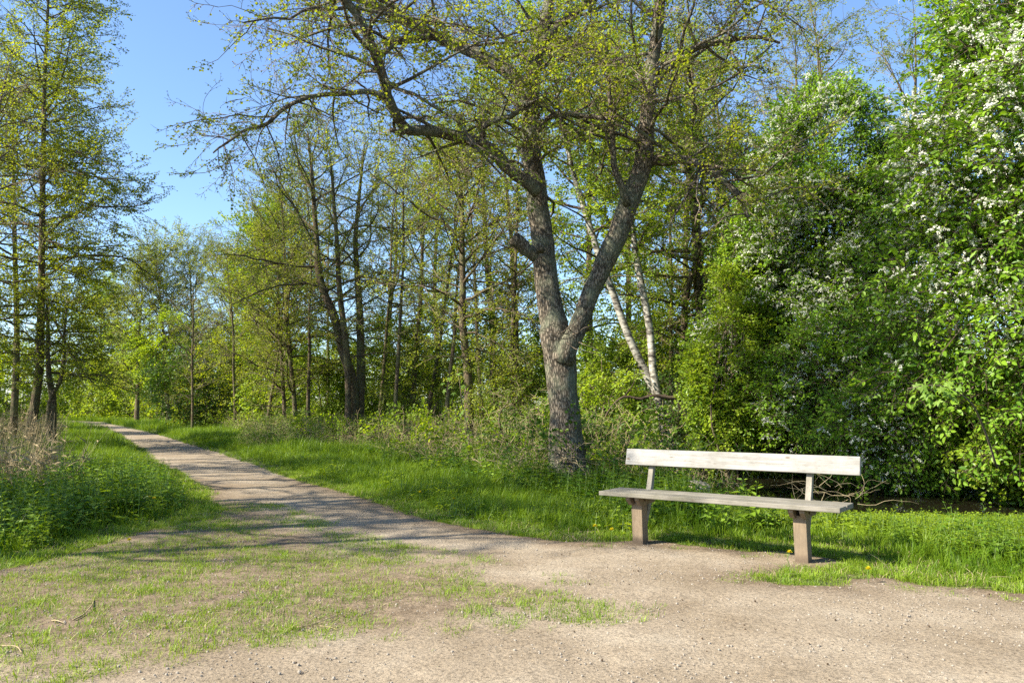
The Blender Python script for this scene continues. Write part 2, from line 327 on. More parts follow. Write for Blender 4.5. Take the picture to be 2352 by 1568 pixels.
def scatter(name, pts, rot, scl, protos, rng, base=None, base_mats=None, kind='stuff', weights=None, root=None):
    pts = np.asarray(pts, float); n = len(pts)
    b = base or MB(); nb = b.n
    V = np.concatenate(b.v + [pts]) if b.v else pts
    me = bpy.data.meshes.new(name); me.from_pydata(V.tolist(), [], b.f)
    for m in (base_mats or []): me.materials.append(m)
    if b.f:
        me.polygons.foreach_set("material_index", b.m)
        a = me.attributes.new("tint", 'FLOAT', 'FACE'); a.data.foreach_set("value", b.t)
    z = lambda k: np.zeros((nb, k)) if k > 1 else np.zeros(nb)
    a = me.attributes.new("rot", 'FLOAT_VECTOR', 'POINT'); a.data.foreach_set("vector", np.concatenate([z(3), rot]).ravel().astype(np.float32))
    a = me.attributes.new("scl", 'FLOAT', 'POINT'); a.data.foreach_set("value", np.concatenate([z(1), scl]).astype(np.float32))
    ix = rng.choice(len(protos), n, p=weights)
    a = me.attributes.new("idx", 'INT', 'POINT'); a.data.foreach_set("value", np.concatenate([z(1), ix]).astype(np.int32))
    a = me.attributes.new("pick", 'BOOLEAN', 'POINT'); a.data.foreach_set("value", np.concatenate([z(1), np.ones(n)]).astype(bool))
    o = link(bpy.data.objects.new(name, me))
    md = o.modifiers.new("scatter", 'NODES'); md.node_group = scatter_group(protos)
    if kind: o["kind"] = kind
    if root: attach(o, root)
    return o
def upright(n, rng, tilt=0.15):
    return np.stack([rng.normal(0, tilt, n), rng.normal(0, tilt, n), rng.uniform(0, 6.283, n)], 1)

# ------------------------------------------------------------------ plant prototypes
def spray(name, L, nside, leaf, nleaf, mats, seed, cones=0, flowers=0, leafw=0.8, ang=(0.6, 1.0), tilt=0.45, shape=(0.35, 0.75, 0.95), tw=0.004, droop=0.0, curl=0.12):
    rng = np.random.default_rng(seed); b = MB()
    def twig(p, d, l, r, n=3):
        P = [p]; d = d.copy()
        for i in range(n):
            d = norm(d + rng.normal(0, 0.16, 3) + np.array([0, 0, -droop])); P.append(P[-1] + d * l / n)
        b.tube(P, np.linspace(r, r * 0.45, n + 1), 3, 0, cap=False); return np.array(P)
    def leaves(P, k, s0=0.15):
        for i in range(k):
            t = s0 + (1 - s0) * (i + rng.random() * .8) / k; q = t * (len(P) - 1); i0 = min(int(q), len(P) - 2)
            p = P[i0] + (P[i0 + 1] - P[i0]) * (q - i0); d = norm(P[i0 + 1] - P[i0])
            sgn = 1 if i % 2 else -1
            sd = norm(np.cross(np.array([0, 0, 1.0]), d))
            dd = norm(d * rng.uniform(.3, .9) + sgn * sd * rng.uniform(.5, 1.1) + rng.normal(0, .3, 3) - np.array([0, 0, droop]))
            nn = norm(np.array([0, 0, 1.0]) + rng.normal(0, tilt, 3))
            ll = leaf * rng.uniform(.6, 1.15)
            b.leaf(p + dd * leaf * .12, dd, nn, ll, ll * leafw, shape[0], shape[1], shape[2], curl=curl, tint=rng.random())
    M0 = twig(np.zeros(3), np.array([1.0, 0, 0]), L, tw * 1.4, 4)
    per = max(1, nleaf // (nside + 1)); leaves(M0, per + 1, .3)
    for i in range(nside):
        t = .12 + .8 * (i + rng.random() * .6) / nside; q = t * 4; i0 = min(int(q), 3)
        p = M0[i0] + (M0[i0 + 1] - M0[i0]) * (q - i0)
        a = rng.uniform(*ang) * (1 if i % 2 else -1)
        d = norm(np.array([math.cos(a), math.sin(a), rng.normal(0.05, .3)]))
        S = twig(p, d, L * rng.uniform(.3, .55) * (1.1 - .5 * t), tw); leaves(S, per)
        for _ in range(cones):
            if rng.random() < .5:
                c = S[rng.integers(1, len(S))] + np.array([0, 0, -.012]); r = rng.uniform(.006, .011)
                b.add([c + np.array(q) * r for q in ((1, 0, 0), (0, 1, 0), (-1, 0, 0), (0, -1, 0), (0, 0, 1.5), (0, 0, -1.5))],
                      [(0, 1, 4), (1, 2, 4), (2, 3, 4), (3, 0, 4), (1, 0, 5), (2, 1, 5), (3, 2, 5), (0, 3, 5)], 2)
    for _ in range(flowers):
        t = rng.uniform(.25, 1) * 4; i0 = min(int(t), 3)
        p = M0[i0] + (M0[i0 + 1] - M0[i0]) * (t - i0) + rng.normal(0, .06, 3)
        d = norm(np.array([rng.normal(.3, .5), rng.normal(0, .7), rng.normal(.1, .5)])); l = rng.uniform(.08, .13)
        for k in range(26):
            s = k / 26; c = p + d * l * s + rng.normal(0, .009, 3) - np.array([0, 0, .03 * s * s]); n1 = norm(rng.normal(0, 1, 3) + np.array([0, 0, .5])); t1 = norm(np.cross(n1, rng.normal(0, 1, 3))); t2 = np.cross(n1, t1)
            r = rng.uniform(.0075, .0125)
            b.add([c + t1 * r, c + t2 * r, c - t1 * r, c - t2 * r], [(0, 1, 2, 3)], 2, rng.random())
    return b.obj(name, mats, do_link=False)
ALD = [spray("alder_spray", .55, 6, .050, 27, [M['twig'], M['alder_leaf'], M['cone']], 100 + k, cones=2, leafw=.85) for k in range(4)]
ALDB = [spray("bare_spray", .6, 6, .034, 11, [M['twig'], M['alder_leaf'], M['cone']], 140 + k, cones=3, leafw=.8, ang=(.5, 1.1)) for k in range(2)]
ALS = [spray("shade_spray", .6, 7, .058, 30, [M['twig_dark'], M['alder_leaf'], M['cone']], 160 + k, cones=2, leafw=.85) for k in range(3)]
FRE = [spray("fresh_spray", .6, 6, .078, 30, [M['twig_dark'], M['fresh_leaf']], 200 + k, leafw=.75, tilt=.5, droop=.04) for k in range(3)]
DRK = [spray("dark_spray", .6, 6, .075, 26, [M['twig_dark'], M['dark_leaf']], 230 + k, leafw=.7, tilt=.5, droop=.04) for k in range(2)]
CHR = [spray("cherry_spray", .55, 6, .085, 26, [M['twig_dark'], M['cherry_leaf'], M['blossom']], 300 + k, flowers=f, leafw=.52, tilt=.45, shape=(.35, .72, .85), droop=.05, curl=.2) for k, f in enumerate((0, 0, 5, 8, 0, 3))]
BRA = [spray("bramble_spray", .6, 5, .055, 18, [M['straw'], M['nettle']], 340 + k, leafw=.7, tilt=.6, droop=.1) for k in range(2)]

def nettle(name, seed, stems=5, h=.42, leaf=.085, mats=None, spread=.12, wide=.56):
    rng = np.random.default_rng(seed); b = MB()
    for s in range(stems):
        p0 = np.array([rng.normal(0, spread), rng.normal(0, spread), -.03]); hh = h * rng.uniform(.6, 1.15)
        lean = rng.normal(0, .14, 2); P = [p0 + np.array([lean[0] * t * t * hh, lean[1] * t * t * hh, t * hh]) for t in np.linspace(0, 1, 5)]
        b.tube(P, np.linspace(.004, .002, 5), 3, 0, cap=False); P = np.array(P)
        k = int(hh / .05); ph = rng.uniform(0, 6.28)
        for i in range(1, k + 1):
            t = i / k; q = t * 4; i0 = min(int(q), 3); p = P[i0] + (P[i0 + 1] - P[i0]) * (q - i0)
            sz = leaf * (1.05 - .75 * max(0, t - .55) / .45) * (0.65 + .5 * min(1, t * 2))
            for sg in (0, math.pi):
                a = ph + i * math.pi / 2 + sg + rng.normal(0, .2); up = .15 + .75 * t * t - .25 + rng.normal(0, .15)
                d = norm(np.array([math.cos(a), math.sin(a), up])); n = norm(np.array([-math.cos(a) * up, -math.sin(a) * up, 1.0]) + rng.normal(0, .2, 3))
                l = sz * rng.uniform(.75, 1.15); b.leaf(p + d * .01, d, n, l, l * wide, .28, .62, .68, fold=.12, curl=.22, tint=rng.random())
    return b.obj(name, mats or [M['stem'], M['nettle']], do_link=False)
NET = [nettle("nettle", 400 + k, h=hh) for k, hh in enumerate((.36, .42, .48, .3))]
GEU = [nettle("herb", 420 + k, stems=7, h=.2, leaf=.06, spread=.09, mats=[M['stem'], M['fresh_leaf']], wide=.7) for k in range(2)]
def tuft(name, seed, n, h, w, spread, m, lean=.5):
    rng = np.random.default_rng(seed); b = MB()
    for i in range(n):
        a = rng.uniform(0, 6.28); r = spread * math.sqrt(rng.random()); p = np.array([math.cos(a) * r, math.sin(a) * r, -.01])
        a2 = a + rng.normal(0, .9); le = abs(rng.normal(0, lean)) + .05; hh = h * rng.uniform(.45, 1.15)
        o = np.array([math.cos(a2), math.sin(a2), 0]); sd = np.array([-o[1], o[0], 0]) * w * rng.uniform(.6, 1.2) / 2
        q = [p + o * hh * le * t * t + np.array([0, 0, hh * (t - .25 * le * t * t)]) for t in (0, .4, .75, 1)]
        b.add([q[0] - sd, q[0] + sd, q[1] + sd, q[1] - sd, q[2] + sd * .7, q[2] - sd * .7, q[3]], [(0, 1, 2, 3), (3, 2, 4, 5), (5, 4, 6)], 0, rng.random())
    return b.obj(name, [m], do_link=False)
TURF = [tuft("turf", 500 + k, 26, .055, .0035, .06, M['turf'], .9) for k in range(3)] + [tuft("thatch", 505, 14, .05, .003, .07, M['straw'], 1.8), tuft("turf", 506, 34, .03, .005, .07, M['grass'], 1.4)]
GRS = [tuft("grass", 520 + k, 26, .17, .005, .07, M['grass'], .55) for k in range(3)]
TALL = [tuft("tall_grass", 540 + k, 24, .34, .006, .08, M['grass'], .5) for k in range(3)]
def reed(name, seed, n=7):
    rng = np.random.default_rng(seed); b = MB()
    for i in range(n):
        p = np.array([rng.normal(0, .12), rng.normal(0, .12), -.05]); hh = rng.uniform(.5, 1.6); le = rng.normal(0, .09, 2)
        P = [p + np.array([le[0] * t * t * hh, le[1] * t * t * hh, hh * t]) for t in np.linspace(0, 1, 5)]
        b.tube(P, np.linspace(.005, .002, 5), 3, 0, cap=False)
        for k in range(2):
            q = P[rng.integers(1, 4)]; a = rng.uniform(0, 6.28); d = np.array([math.cos(a), math.sin(a), rng.uniform(.2, 1.2)])
            b.leaf(q, norm(d), np.array([0, 0, 1.0]), rng.uniform(.2, .4), .012, .3, .6, .8, curl=.3, mi=0)
    return b.obj(name, [M['straw']], do_link=False)
REED = [reed("reed", 600 + k) for k in range(3)]
def deadstem(name, seed, n=5, h=.7):
    rng = np.random.default_rng(seed); b = MB()
    for i in range(n):
        p = np.array([rng.normal(0, .15), rng.normal(0, .15), -.05]); a = rng.uniform(0, 6.28); o = np.array([math.cos(a), math.sin(a), 0]); hh = h * rng.uniform(.5, 1.3); sp = rng.uniform(.2, 1.1)
        P = [p + o * hh * sp * t + np.array([0, 0, hh * (1.6 * t - 1.1 * t * t * sp)]) + rng.normal(0, .015, 3) for t in np.linspace(0, 1, 6)]
        b.tube(P, np.linspace(.005, .002, 6), 3, 0, cap=False)
        for k in range(3):
            q = P[rng.integers(2, 6)]; d = norm(rng.normal(0, 1, 3) + np.array([0, 0, .4])); b.tube([q, q + d * .12, q + d * .22 + rng.normal(0, .03, 3)], [.003, .002, .001], 3, 0, cap=False)
    return b.obj(name, [M['straw']], do_link=False)
DEAD = [deadstem("dead_stem", 640 + k) for k in range(3)]
def rock(name, seed, m, sub=1):
    bm = bmesh.new(); bmesh.ops.create_icosphere(bm, subdivisions=sub, radius=1); rng = np.random.default_rng(seed); s = rng.uniform(.6, 1.1, 3)
    for v in bm.verts: v.co = Vector([v.co[i] * s[i] * rng.uniform(.78, 1.15) for i in range(3)])
    me = bpy.data.meshes.new(name); bm.to_mesh(me); bm.free(); me.materials.append(m); return bpy.data.objects.new(name, me)
PEB = [rock("pebble", 700 + k, M['pebble']) for k in range(3)]
CRU = [rock("crumb", 710 + k, M['litter']) for k in range(2)]

# ------------------------------------------------------------------ ground plan
def gp(pts): return [tuple(gnd(x, y)[:2]) for x, y in pts]
right_edge = gp([(354, 995), (405, 1009), (456, 1026), (506, 1039), (574, 1063), (641, 1086), (709, 1107), (764, 1120), (840, 1141), (900, 1164), (950, 1182), (1020, 1198), (1100, 1213), (1200, 1229), (1290, 1240), (1380, 1243), (1440, 1240), (1505, 1236), (1560, 1246), (1640, 1256), (1720, 1264), (1800, 1262), (1850, 1268), (1920, 1282), (1962, 1292), (1925, 1306), (1850, 1314), (1770, 1318), (1742, 1328), (1800, 1338), (1914, 1343), (1945, 1328), (2036, 1320), (2124, 1341), (2229, 1346), (2400, 1366)])
left_edge = gp([(270, 995), (294, 1014), (325, 1032), (356, 1060), (405, 1084), (442, 1110), (480, 1132), (470, 1150), (500, 1172), (486, 1188), (410, 1200), (338, 1214), (236, 1245), (162, 1266), (101, 1283), (0, 1306)])
PATH = [(-52, 88), (-36, 70)] + right_edge + [(7.5, 4.6), (16, 3.4), (30, 3), (30, -14), (-30, -14), (-30, 2.5), (-11, 4.6), (-6.5, 5.4)] + left_edge[::-1] + [(-38.5, 68), (-55, 86)]
PATCH = gp([(0, 1300), (162, 1262), (338, 1210), (486, 1184), (540, 1160), (600, 1185), (730, 1240), (820, 1265), (1000, 1302), (1330, 1388), (1050, 1425), (800, 1475), (500, 1500), (0, 1520)]) + [(-7, 3.0), (-12, 2.6), (-12, 5)]
STREAM = [(40, 1), (22, 6.5), (13, 10), (8.6, 12.3), (5.9, 16), (4.8, 22), (5.5, 40), (9, 80)]
WZ = -0.30
def path_sd(x, y): return poly_sd(np.stack([x, y], 1), PATH)
def height(x, y, sd=None):
    x = np.asarray(x, float); y = np.asarray(y, float)
    if sd is None: sd = path_sd(x, y)
    z = (fbm2(x, y, .35, 2) - .5) * .22 * sstep(.4, 3, -sd) - .02 * sstep(0, .08, sd)
    ds = line_d(np.stack([x, y], 1), STREAM)
    z = z - .3 * sstep(7.8, 10.2, y) * sstep(2.2, 4.2, x) * (1 - sstep(14, 17, y))
    return z - (0.95) * (1 - sstep(2.0, 3.9, ds)) * sstep(.2, 1.5, -sd)
def axis(a): return np.unique(np.concatenate(a))
gx = axis([np.arange(-14, 14, .22), np.arange(-40, 40, 1.0), np.linspace(-160, 160, 60), np.array([-900, -500, -300, 300, 500, 900])])
gy = axis([np.arange(2, 26, .22), np.arange(-14, 60, 1.0), np.linspace(-60, 200, 50), np.array([-900, -400, 300, 500, 900])])
GX, GY = np.meshgrid(gx, gy); GZ = height(GX.ravel(), GY.ravel())
nx, ny = len(gx), len(gy); idx = np.arange(nx * ny).reshape(ny, nx)
me = bpy.data.meshes.new("ground")
me.from_pydata(np.stack([GX.ravel(), GY.ravel(), GZ], 1).tolist(), [], np.stack([idx[:-1, :-1], idx[:-1, 1:], idx[1:, 1:], idx[1:, :-1]], -1).reshape(-1, 4).tolist())
me.polygons.foreach_set("use_smooth", [True] * len(me.polygons)); me.materials.append(M['ground'])
tag(link(bpy.data.objects.new("ground", me)), kind='structure')

# gravel path and trodden clearing: one sheet, ragged edge
def densify(poly, step, jit, rng):
    out = []
    for a, b in zip(poly, poly[1:] + poly[:1]):
        a = np.array(a); b = np.array(b); l = np.linalg.norm(b - a); n = max(1, min(60, int(l / step)))
        nd = np.array([-(b - a)[1], (b - a)[0]]) / (l + 1e-9)
        for i in range(n): out.append(a + (b - a) * i / n + (nd * rng.normal(0, jit) if abs(a[0]) < 14 and 2 < a[1] < 30 and i else 0))
    return out
bd = densify(PATH, .12, .022, R0)
ix, iy = np.meshgrid(np.arange(-7, 6, .11), np.arange(2.6, 11, .11)); q1 = np.stack([ix.ravel(), iy.ravel()], 1)
ix, iy = np.meshgrid(np.arange(-29, 29, .9), np.arange(-13, 60, .9)); q2 = np.stack([ix.ravel(), iy.ravel()], 1)
q = np.concatenate([q1, q2]) + R0.uniform(-.03, .03, (len(q1) + len(q2), 2)); q = q[path_sd(q[:, 0], q[:, 1]) > .07]
vin = [Vector(p) for p in bd] + [Vector(p) for p in q]; nb_ = len(bd)
v2, e2, f2, *_ = geometry.delaunay_2d_cdt(vin, [(i, (i + 1) % nb_) for i in range(nb_)], [], 1, 1e-5)
v2 = np.array([tuple(v) for v in v2]); sd2 = path_sd(v2[:, 0], v2[:, 1])
zp = .006 + sstep(0, .25, sd2) * (fbm2(v2[:, 0], v2[:, 1], 3.0, 7) - .5) * .035 - .012 * (1 - sstep(0, .06, sd2))
soil = .85 * sstep(-.35, .5, poly_sd(v2, PATCH) + (fbm2(v2[:, 0], v2[:, 1], 1.4, 3) - .5) * 1.6)
bp = gnd(1670, 1275)[:2]; soil = np.maximum(soil, .95 * (1 - sstep(.05, .5, sd2 + (fbm2(v2[:, 0], v2[:, 1], 2.2, 5) - .5) * .5)) * (v2[:, 1] < 14))
me = bpy.data.meshes.new("path"); me.from_pydata(np.column_stack([v2, zp]).tolist(), [], [tuple(f) for f in f2])
a = me.attributes.new("soil", 'FLOAT', 'POINT'); a.data.foreach_set("value", soil.astype(np.float32))
me.polygons.foreach_set("use_smooth", [True] * len(me.polygons)); me.materials.append(M['path'])
tag(link(bpy.data.objects.new("path", me)), kind='structure')

# stream water
b = MB(); P = np.array(STREAM, float); T = norm(np.gradient(P, axis=0)); Nn = np.stack([-T[:, 1], T[:, 0]], 1) * 3.7
for i in range(len(P) - 1):
    qd = [P[i] - Nn[i], P[i + 1] - Nn[i + 1], P[i + 1] + Nn[i + 1], P[i] + Nn[i]]
    b.add([(x, y, WZ) for x, y in qd], [(0, 1, 2, 3)])
tag(b.obj("water", M['water']), kind='structure')

# ------------------------------------------------------------------ bench
Lc, Rc = gnd(1477.6, 1251.9), gnd(1857.5, 1295.4)
u = norm(Rc - Lc); mid = (Lc + Rc) / 2
bench = empty("park_bench", tuple(mid)); bench.rotation_euler = (0, 0, math.atan2(u[1], u[0]))
tag(bench, "weathered grey wooden park bench with single backrest board beside the gravel path", "bench")
def board(name, pts, thick, axis_, m, parent, bev=.004, seg=2, sub=0):
    """extrude a polygon; axis_ 'x': pts are (y,z) at x range thick; 'y': pts are (x,z)"""
    bm = bmesh.new(); a0, a1 = thick
    mk = (lambda p, t: (t, p[0], p[1])) if axis_ == 'x' else (lambda p, t: (p[0], t, p[1]))
    A = [bm.verts.new(mk(p, a0)) for p in pts]; B = [bm.verts.new(mk(p, a1)) for p in pts]; n = len(pts)
    bm.faces.new(A[::-1]); bm.faces.new(B)
    for i in range(n): bm.faces.new((A[i], A[(i + 1) % n], B[(i + 1) % n], B[i]))
    bmesh.ops.recalc_face_normals(bm, faces=bm.faces)
    bmesh.ops.bevel(bm, geom=bm.edges[:], offset=bev, segments=seg, affect='EDGES', profile=.6)
    me = bpy.data.meshes.new(name); bm.to_mesh(me); bm.free(); me.materials.append(m)
    o = link(bpy.data.objects.new(name, me)); o.parent = parent; return o
bk = board("backrest", [(.250, .690), (.292, .682), (.326, .828), (.284, .836)], (-1.03, 1.062), 'x', M['backrest_wood'], bench, .005)
board("seat_plank", [(-.120, .428), (.070, .428), (.070, .466), (-.120, .466)], (-1.105, 1.0), 'x', M['seat_wood'], bench, .006)
board("seat_plank", [(.079, .428), (.262, .431), (.262, .471), (.079, .468)], (-1.098, 1.004), 'x', M['seat_wood'], bench, .006)
for s in (-1, 1):
    x1 = .7213 * s if s < 0 else .7213
    xa, xb = (-.825, -.7213) if s < 0 else (.617, .7213)
    board("post", [(xa, -.12), (xb, -.12), (xb - .012, .372), (xa - .012, .372)], (0, .105), 'y', M['post_wood'], bench, .006)
    xm = (xa + xb) / 2 - .01
    for k in (-1, 1):
        board("beam", [(-.085, .428), (-.085, .402), (-.03, .352), (.235, .362), (.255, .428)], (xm + k * .045 - .02, xm + k * .045 + .02), 'x', M['post_wood'], bench, .004)
    for yb in (.035, .175):
        bo = MB(); an = np.linspace(0, 6.283, 9)[:-1]; xo = xm + .0655
        V = [(xo - .004, yb + .011 * math.cos(t), .395 + .011 * math.sin(t)) for t in an] + [(xo + .005, yb + .009 * math.cos(t), .395 + .009 * math.sin(t)) for t in an]
        bo.add(V, [tuple(range(8, 16))] + [(i, (i + 1) % 8, 8 + (i + 1) % 8, 8 + i) for i in range(8)]); bo.obj("bolt", M['cone'], bench)
    pts = [(.075, .10), (.106, .15), (.165, .30), (.215, .43), (.250, .56), (.2515, .692), (.286, .835), (.335, .822), (.295, .56), (.262, .425), (.214, .27), (.14, .10), (.106, .02)]
    sup = board("back_support", [(.107, .13), (.2, .372), (.262, .560), (.298, .690), (.325, .80), (.375, .80), (.345, .690), (.31, .560), (.262, .372), (.19, .22), (.107, .05)], (xm - .024, xm + .024), 'x', M['arm_wood'], bench, .004)

# ------------------------------------------------------------------ trees
def walk(p, d, l, n, wob, up, rng):
    P = [np.array(p, float)]; d = norm(np.array(d, float))
    W_ = rng.normal(0, wob, (n, 3)); W_[:, 2] += up
    for i in range(n):
        d = d + W_[i]; d = d / math.sqrt(d @ d); P.append(P[-1] + d * (l / n))
    return np.array(P)
def resample(P, r, n):
    P = np.asarray(P, float); s = np.r_[0, np.cumsum(np.linalg.norm(np.diff(P, axis=0), axis=1))]
    t = np.linspace(0, s[-1], n)
    def cub(y):
        m = np.gradient(y, s); k = np.clip(np.searchsorted(s, t, side='right') - 1, 0, len(s) - 2)
        h = s[k + 1] - s[k]; x = (t - s[k]) / h
        return (2*x**3-3*x**2+1)*y[k] + (x**3-2*x**2+x)*h*m[k] + (-2*x**3+3*x**2)*y[k+1] + (x**3-x**2)*h*m[k+1]
    return np.stack([cub(P[:, i]) for i in range(3)], 1), np.interp(t, s, r)
class Crown:
    def __init__(s, rng): s.rng = rng; s.b = MB(); s.p = []; s.d = []; s.s = []; s.limbs = MB()
    def twig_line(s, P, r, step, scale, start=.15):
        s.b.tube(P, np.linspace(r, max(.003, r * .35), len(P)), 3, 0, cap=False)
        l = np.linalg.norm(P[-1] - P[0]); k = max(1, int(l / step)); rng = s.rng
        for i in range(k + 1):
            t = start + (1 - start) * i / k; q = t * (len(P) - 1); i0 = min(int(q), len(P) - 2)
            s.p.append(P[i0] + (P[i0 + 1] - P[i0]) * (q - i0)); d = P[i0 + 1] - P[i0]; d = d / (math.sqrt(d @ d) + 1e-9)
            if i < k: d = d + rng.normal(0, .75, 3)
            s.d.append(d); s.s.append(scale * rng.uniform(.65, 1.2))
    def branch(s, p, d, L, r, wob=.17, up=.03, subn=None, subl=.42, step=.33, scale=1.0, sides=5, sub_up=.0, s0=.18):
        rng = s.rng; n = max(4, int(L / .35)); n = min(n, 9)
        P = walk(p, d, L, n, wob, up, rng); s.limbs.tube(P, np.linspace(r, max(.005, r * .3), n + 1), sides, 0, cap=False)
        m = subn or max(3, int(L / .32))
        for j in range(m):
            t = s0 + (1 - s0) * (j + rng.random() * .7) / m; q = t * n; i0 = min(int(q), n - 1)
            a = P[i0] + (P[i0 + 1] - P[i0]) * (q - i0); dd = P[i0 + 1] - P[i0]; dd = dd / math.sqrt(dd @ dd)
            sd = np.cross(dd, (0, 0, 1)); sd = sd / (math.sqrt(sd @ sd) + 1e-6)
            sg = 1 if j % 2 else -1
            d2 = dd * rng.uniform(.35, .9) + sd * sg * rng.uniform(.5, 1.0) + rng.normal(0, .28, 3) + np.array([0, 0, sub_up])
            l2 = L * subl * (1.15 - .75 * t) * rng.uniform(.6, 1.2) + .15
            s.twig_line(walk(a, d2, l2, 4, wob * 1.2, up, rng), max(.004, r * .28), step, scale)
        s.twig_line(P[-3:], max(.004, r * .3), step, scale); return P
    def finish(s, root, protos, bark, weights=None, limb_name="limbs", keep=None):
        p = np.array(s.p); d = norm(np.array(s.d)); rng = s.rng; sc_ = np.array(s.s)
        if keep is not None:
            k = keep(p); p, d, sc_ = p[k], d[k], sc_[k]
        up = np.array([0, 0, 1.0]) + rng.normal(0, .35, (len(p), 3))
        if s.limbs.n:
            o = s.limbs.obj(limb_name, bark, smooth=True); attach(o, root); o["kind"] = "stuff"
        return scatter("crown", p, euler_from(d, up), sc_, protos, rng, s.b, [M['twig']], root=root, weights=weights)
def make_tree(name, label, stems, protos, seed, bark='thin_bark', nb=40, c0=.3, R=2.6, el=(-.1, .9), shape=None, scale=1.0, step=.33, subl=.42, sides=10, cat="tree", group=None, up=.02, weights=None, rough=.06, tops=True, limb_bark=None):
    """stems: list of [(point, radius), ...]"""
    rng = np.random.default_rng(seed); p0 = stems[0][0][0]; root = empty(name, (p0[0], p0[1], p0[2]))
    tag(root, label, cat, group); C = Crown(rng)
    shape = shape or (lambda t: .45 + .75 * math.sin(math.pi * min(1, t * .85 + .12)))
    for si, st in enumerate(stems):
        P, r = resample([q[0] for q in st], [q[1] for q in st], 22); P = P + np.cumsum(rng.normal(0, .012, P.shape), 0) * (np.linspace(0, 1, len(P))[:, None])
        tb = MB(); tb.tube(P, r, sides, 0, rough=rough); attach(tb.obj("trunk", M[bark], smooth=True), root)
        k = nb if si == 0 else int(nb * .7); az = rng.uniform(0, 6.28)
        for i in range(k):
            t = (i + rng.random() * .8) / k; tt = c0 + (1 - c0) * t; q = tt * (len(P) - 1); i0 = min(int(q), len(P) - 2)
            a = P[i0] + (P[i0 + 1] - P[i0]) * (q - i0); rr = r[i0]
            az += 2.4 + rng.normal(0, .5); e = el[0] + (el[1] - el[0]) * t + rng.normal(0, .15)
            L = R * shape(t) * rng.uniform(.55, 1.15) * (1 if si == 0 else .85)
            C.branch(a, (math.cos(az) * math.cos(e), math.sin(az) * math.cos(e), math.sin(e)), L, min(rr * .55, .012 + L * .011), up=up, scale=scale, step=step, subl=subl)
        if tops: C.twig_line(P[-4:], .012, .2, scale)
    C.finish(root, protos, M[limb_bark or bark], weights); return root
def stem_px(lst, Y, dY=0.0, top=None):
    """(px, py, width px) from base up at distance Y; base runs down to the ground"""
    out = [(at(x, y, Y + dY * i / len(lst)), max(.012, w * .5 * Y / F)) for i, (x, y, w) in enumerate(lst)]
    g = out[0][0].copy(); g[2] = height([g[0]], [g[1]])[0] - .12
    if out[0][0][2] - g[2] > .15: out = [(g, out[0][1] * 1.18)] + out
    return out
def stem_gen(px, Y, top_py, r, rng, lean=.5, n=7):
    z1 = at(px, top_py, Y)[2]; x = (px - W / 2) / F * Y * 1.0
    g = np.array([x, Y, 0.0]); g[2] = height([x], [Y])[0] - .1
    return stem_xy(g, z1, r, rng, lean, n)
def stem_xy(g, z1, r, rng, lean=.5, n=7):
    l = rng.normal(0, lean, 2); wv = np.cumsum(rng.normal(0, .16, (n, 2)), 0); wv -= wv[0]
    out = []
    for i in range(n):
        t = i / (n - 1); out.append((g + np.array([l[0] * t + wv[i, 0] * t, l[1] * t + wv[i, 1] * t, (z1 - g[2]) * t]), max(.012, r * (1 - t) ** .8 + .01) * (1.25 if i == 0 else 1)))
    return out

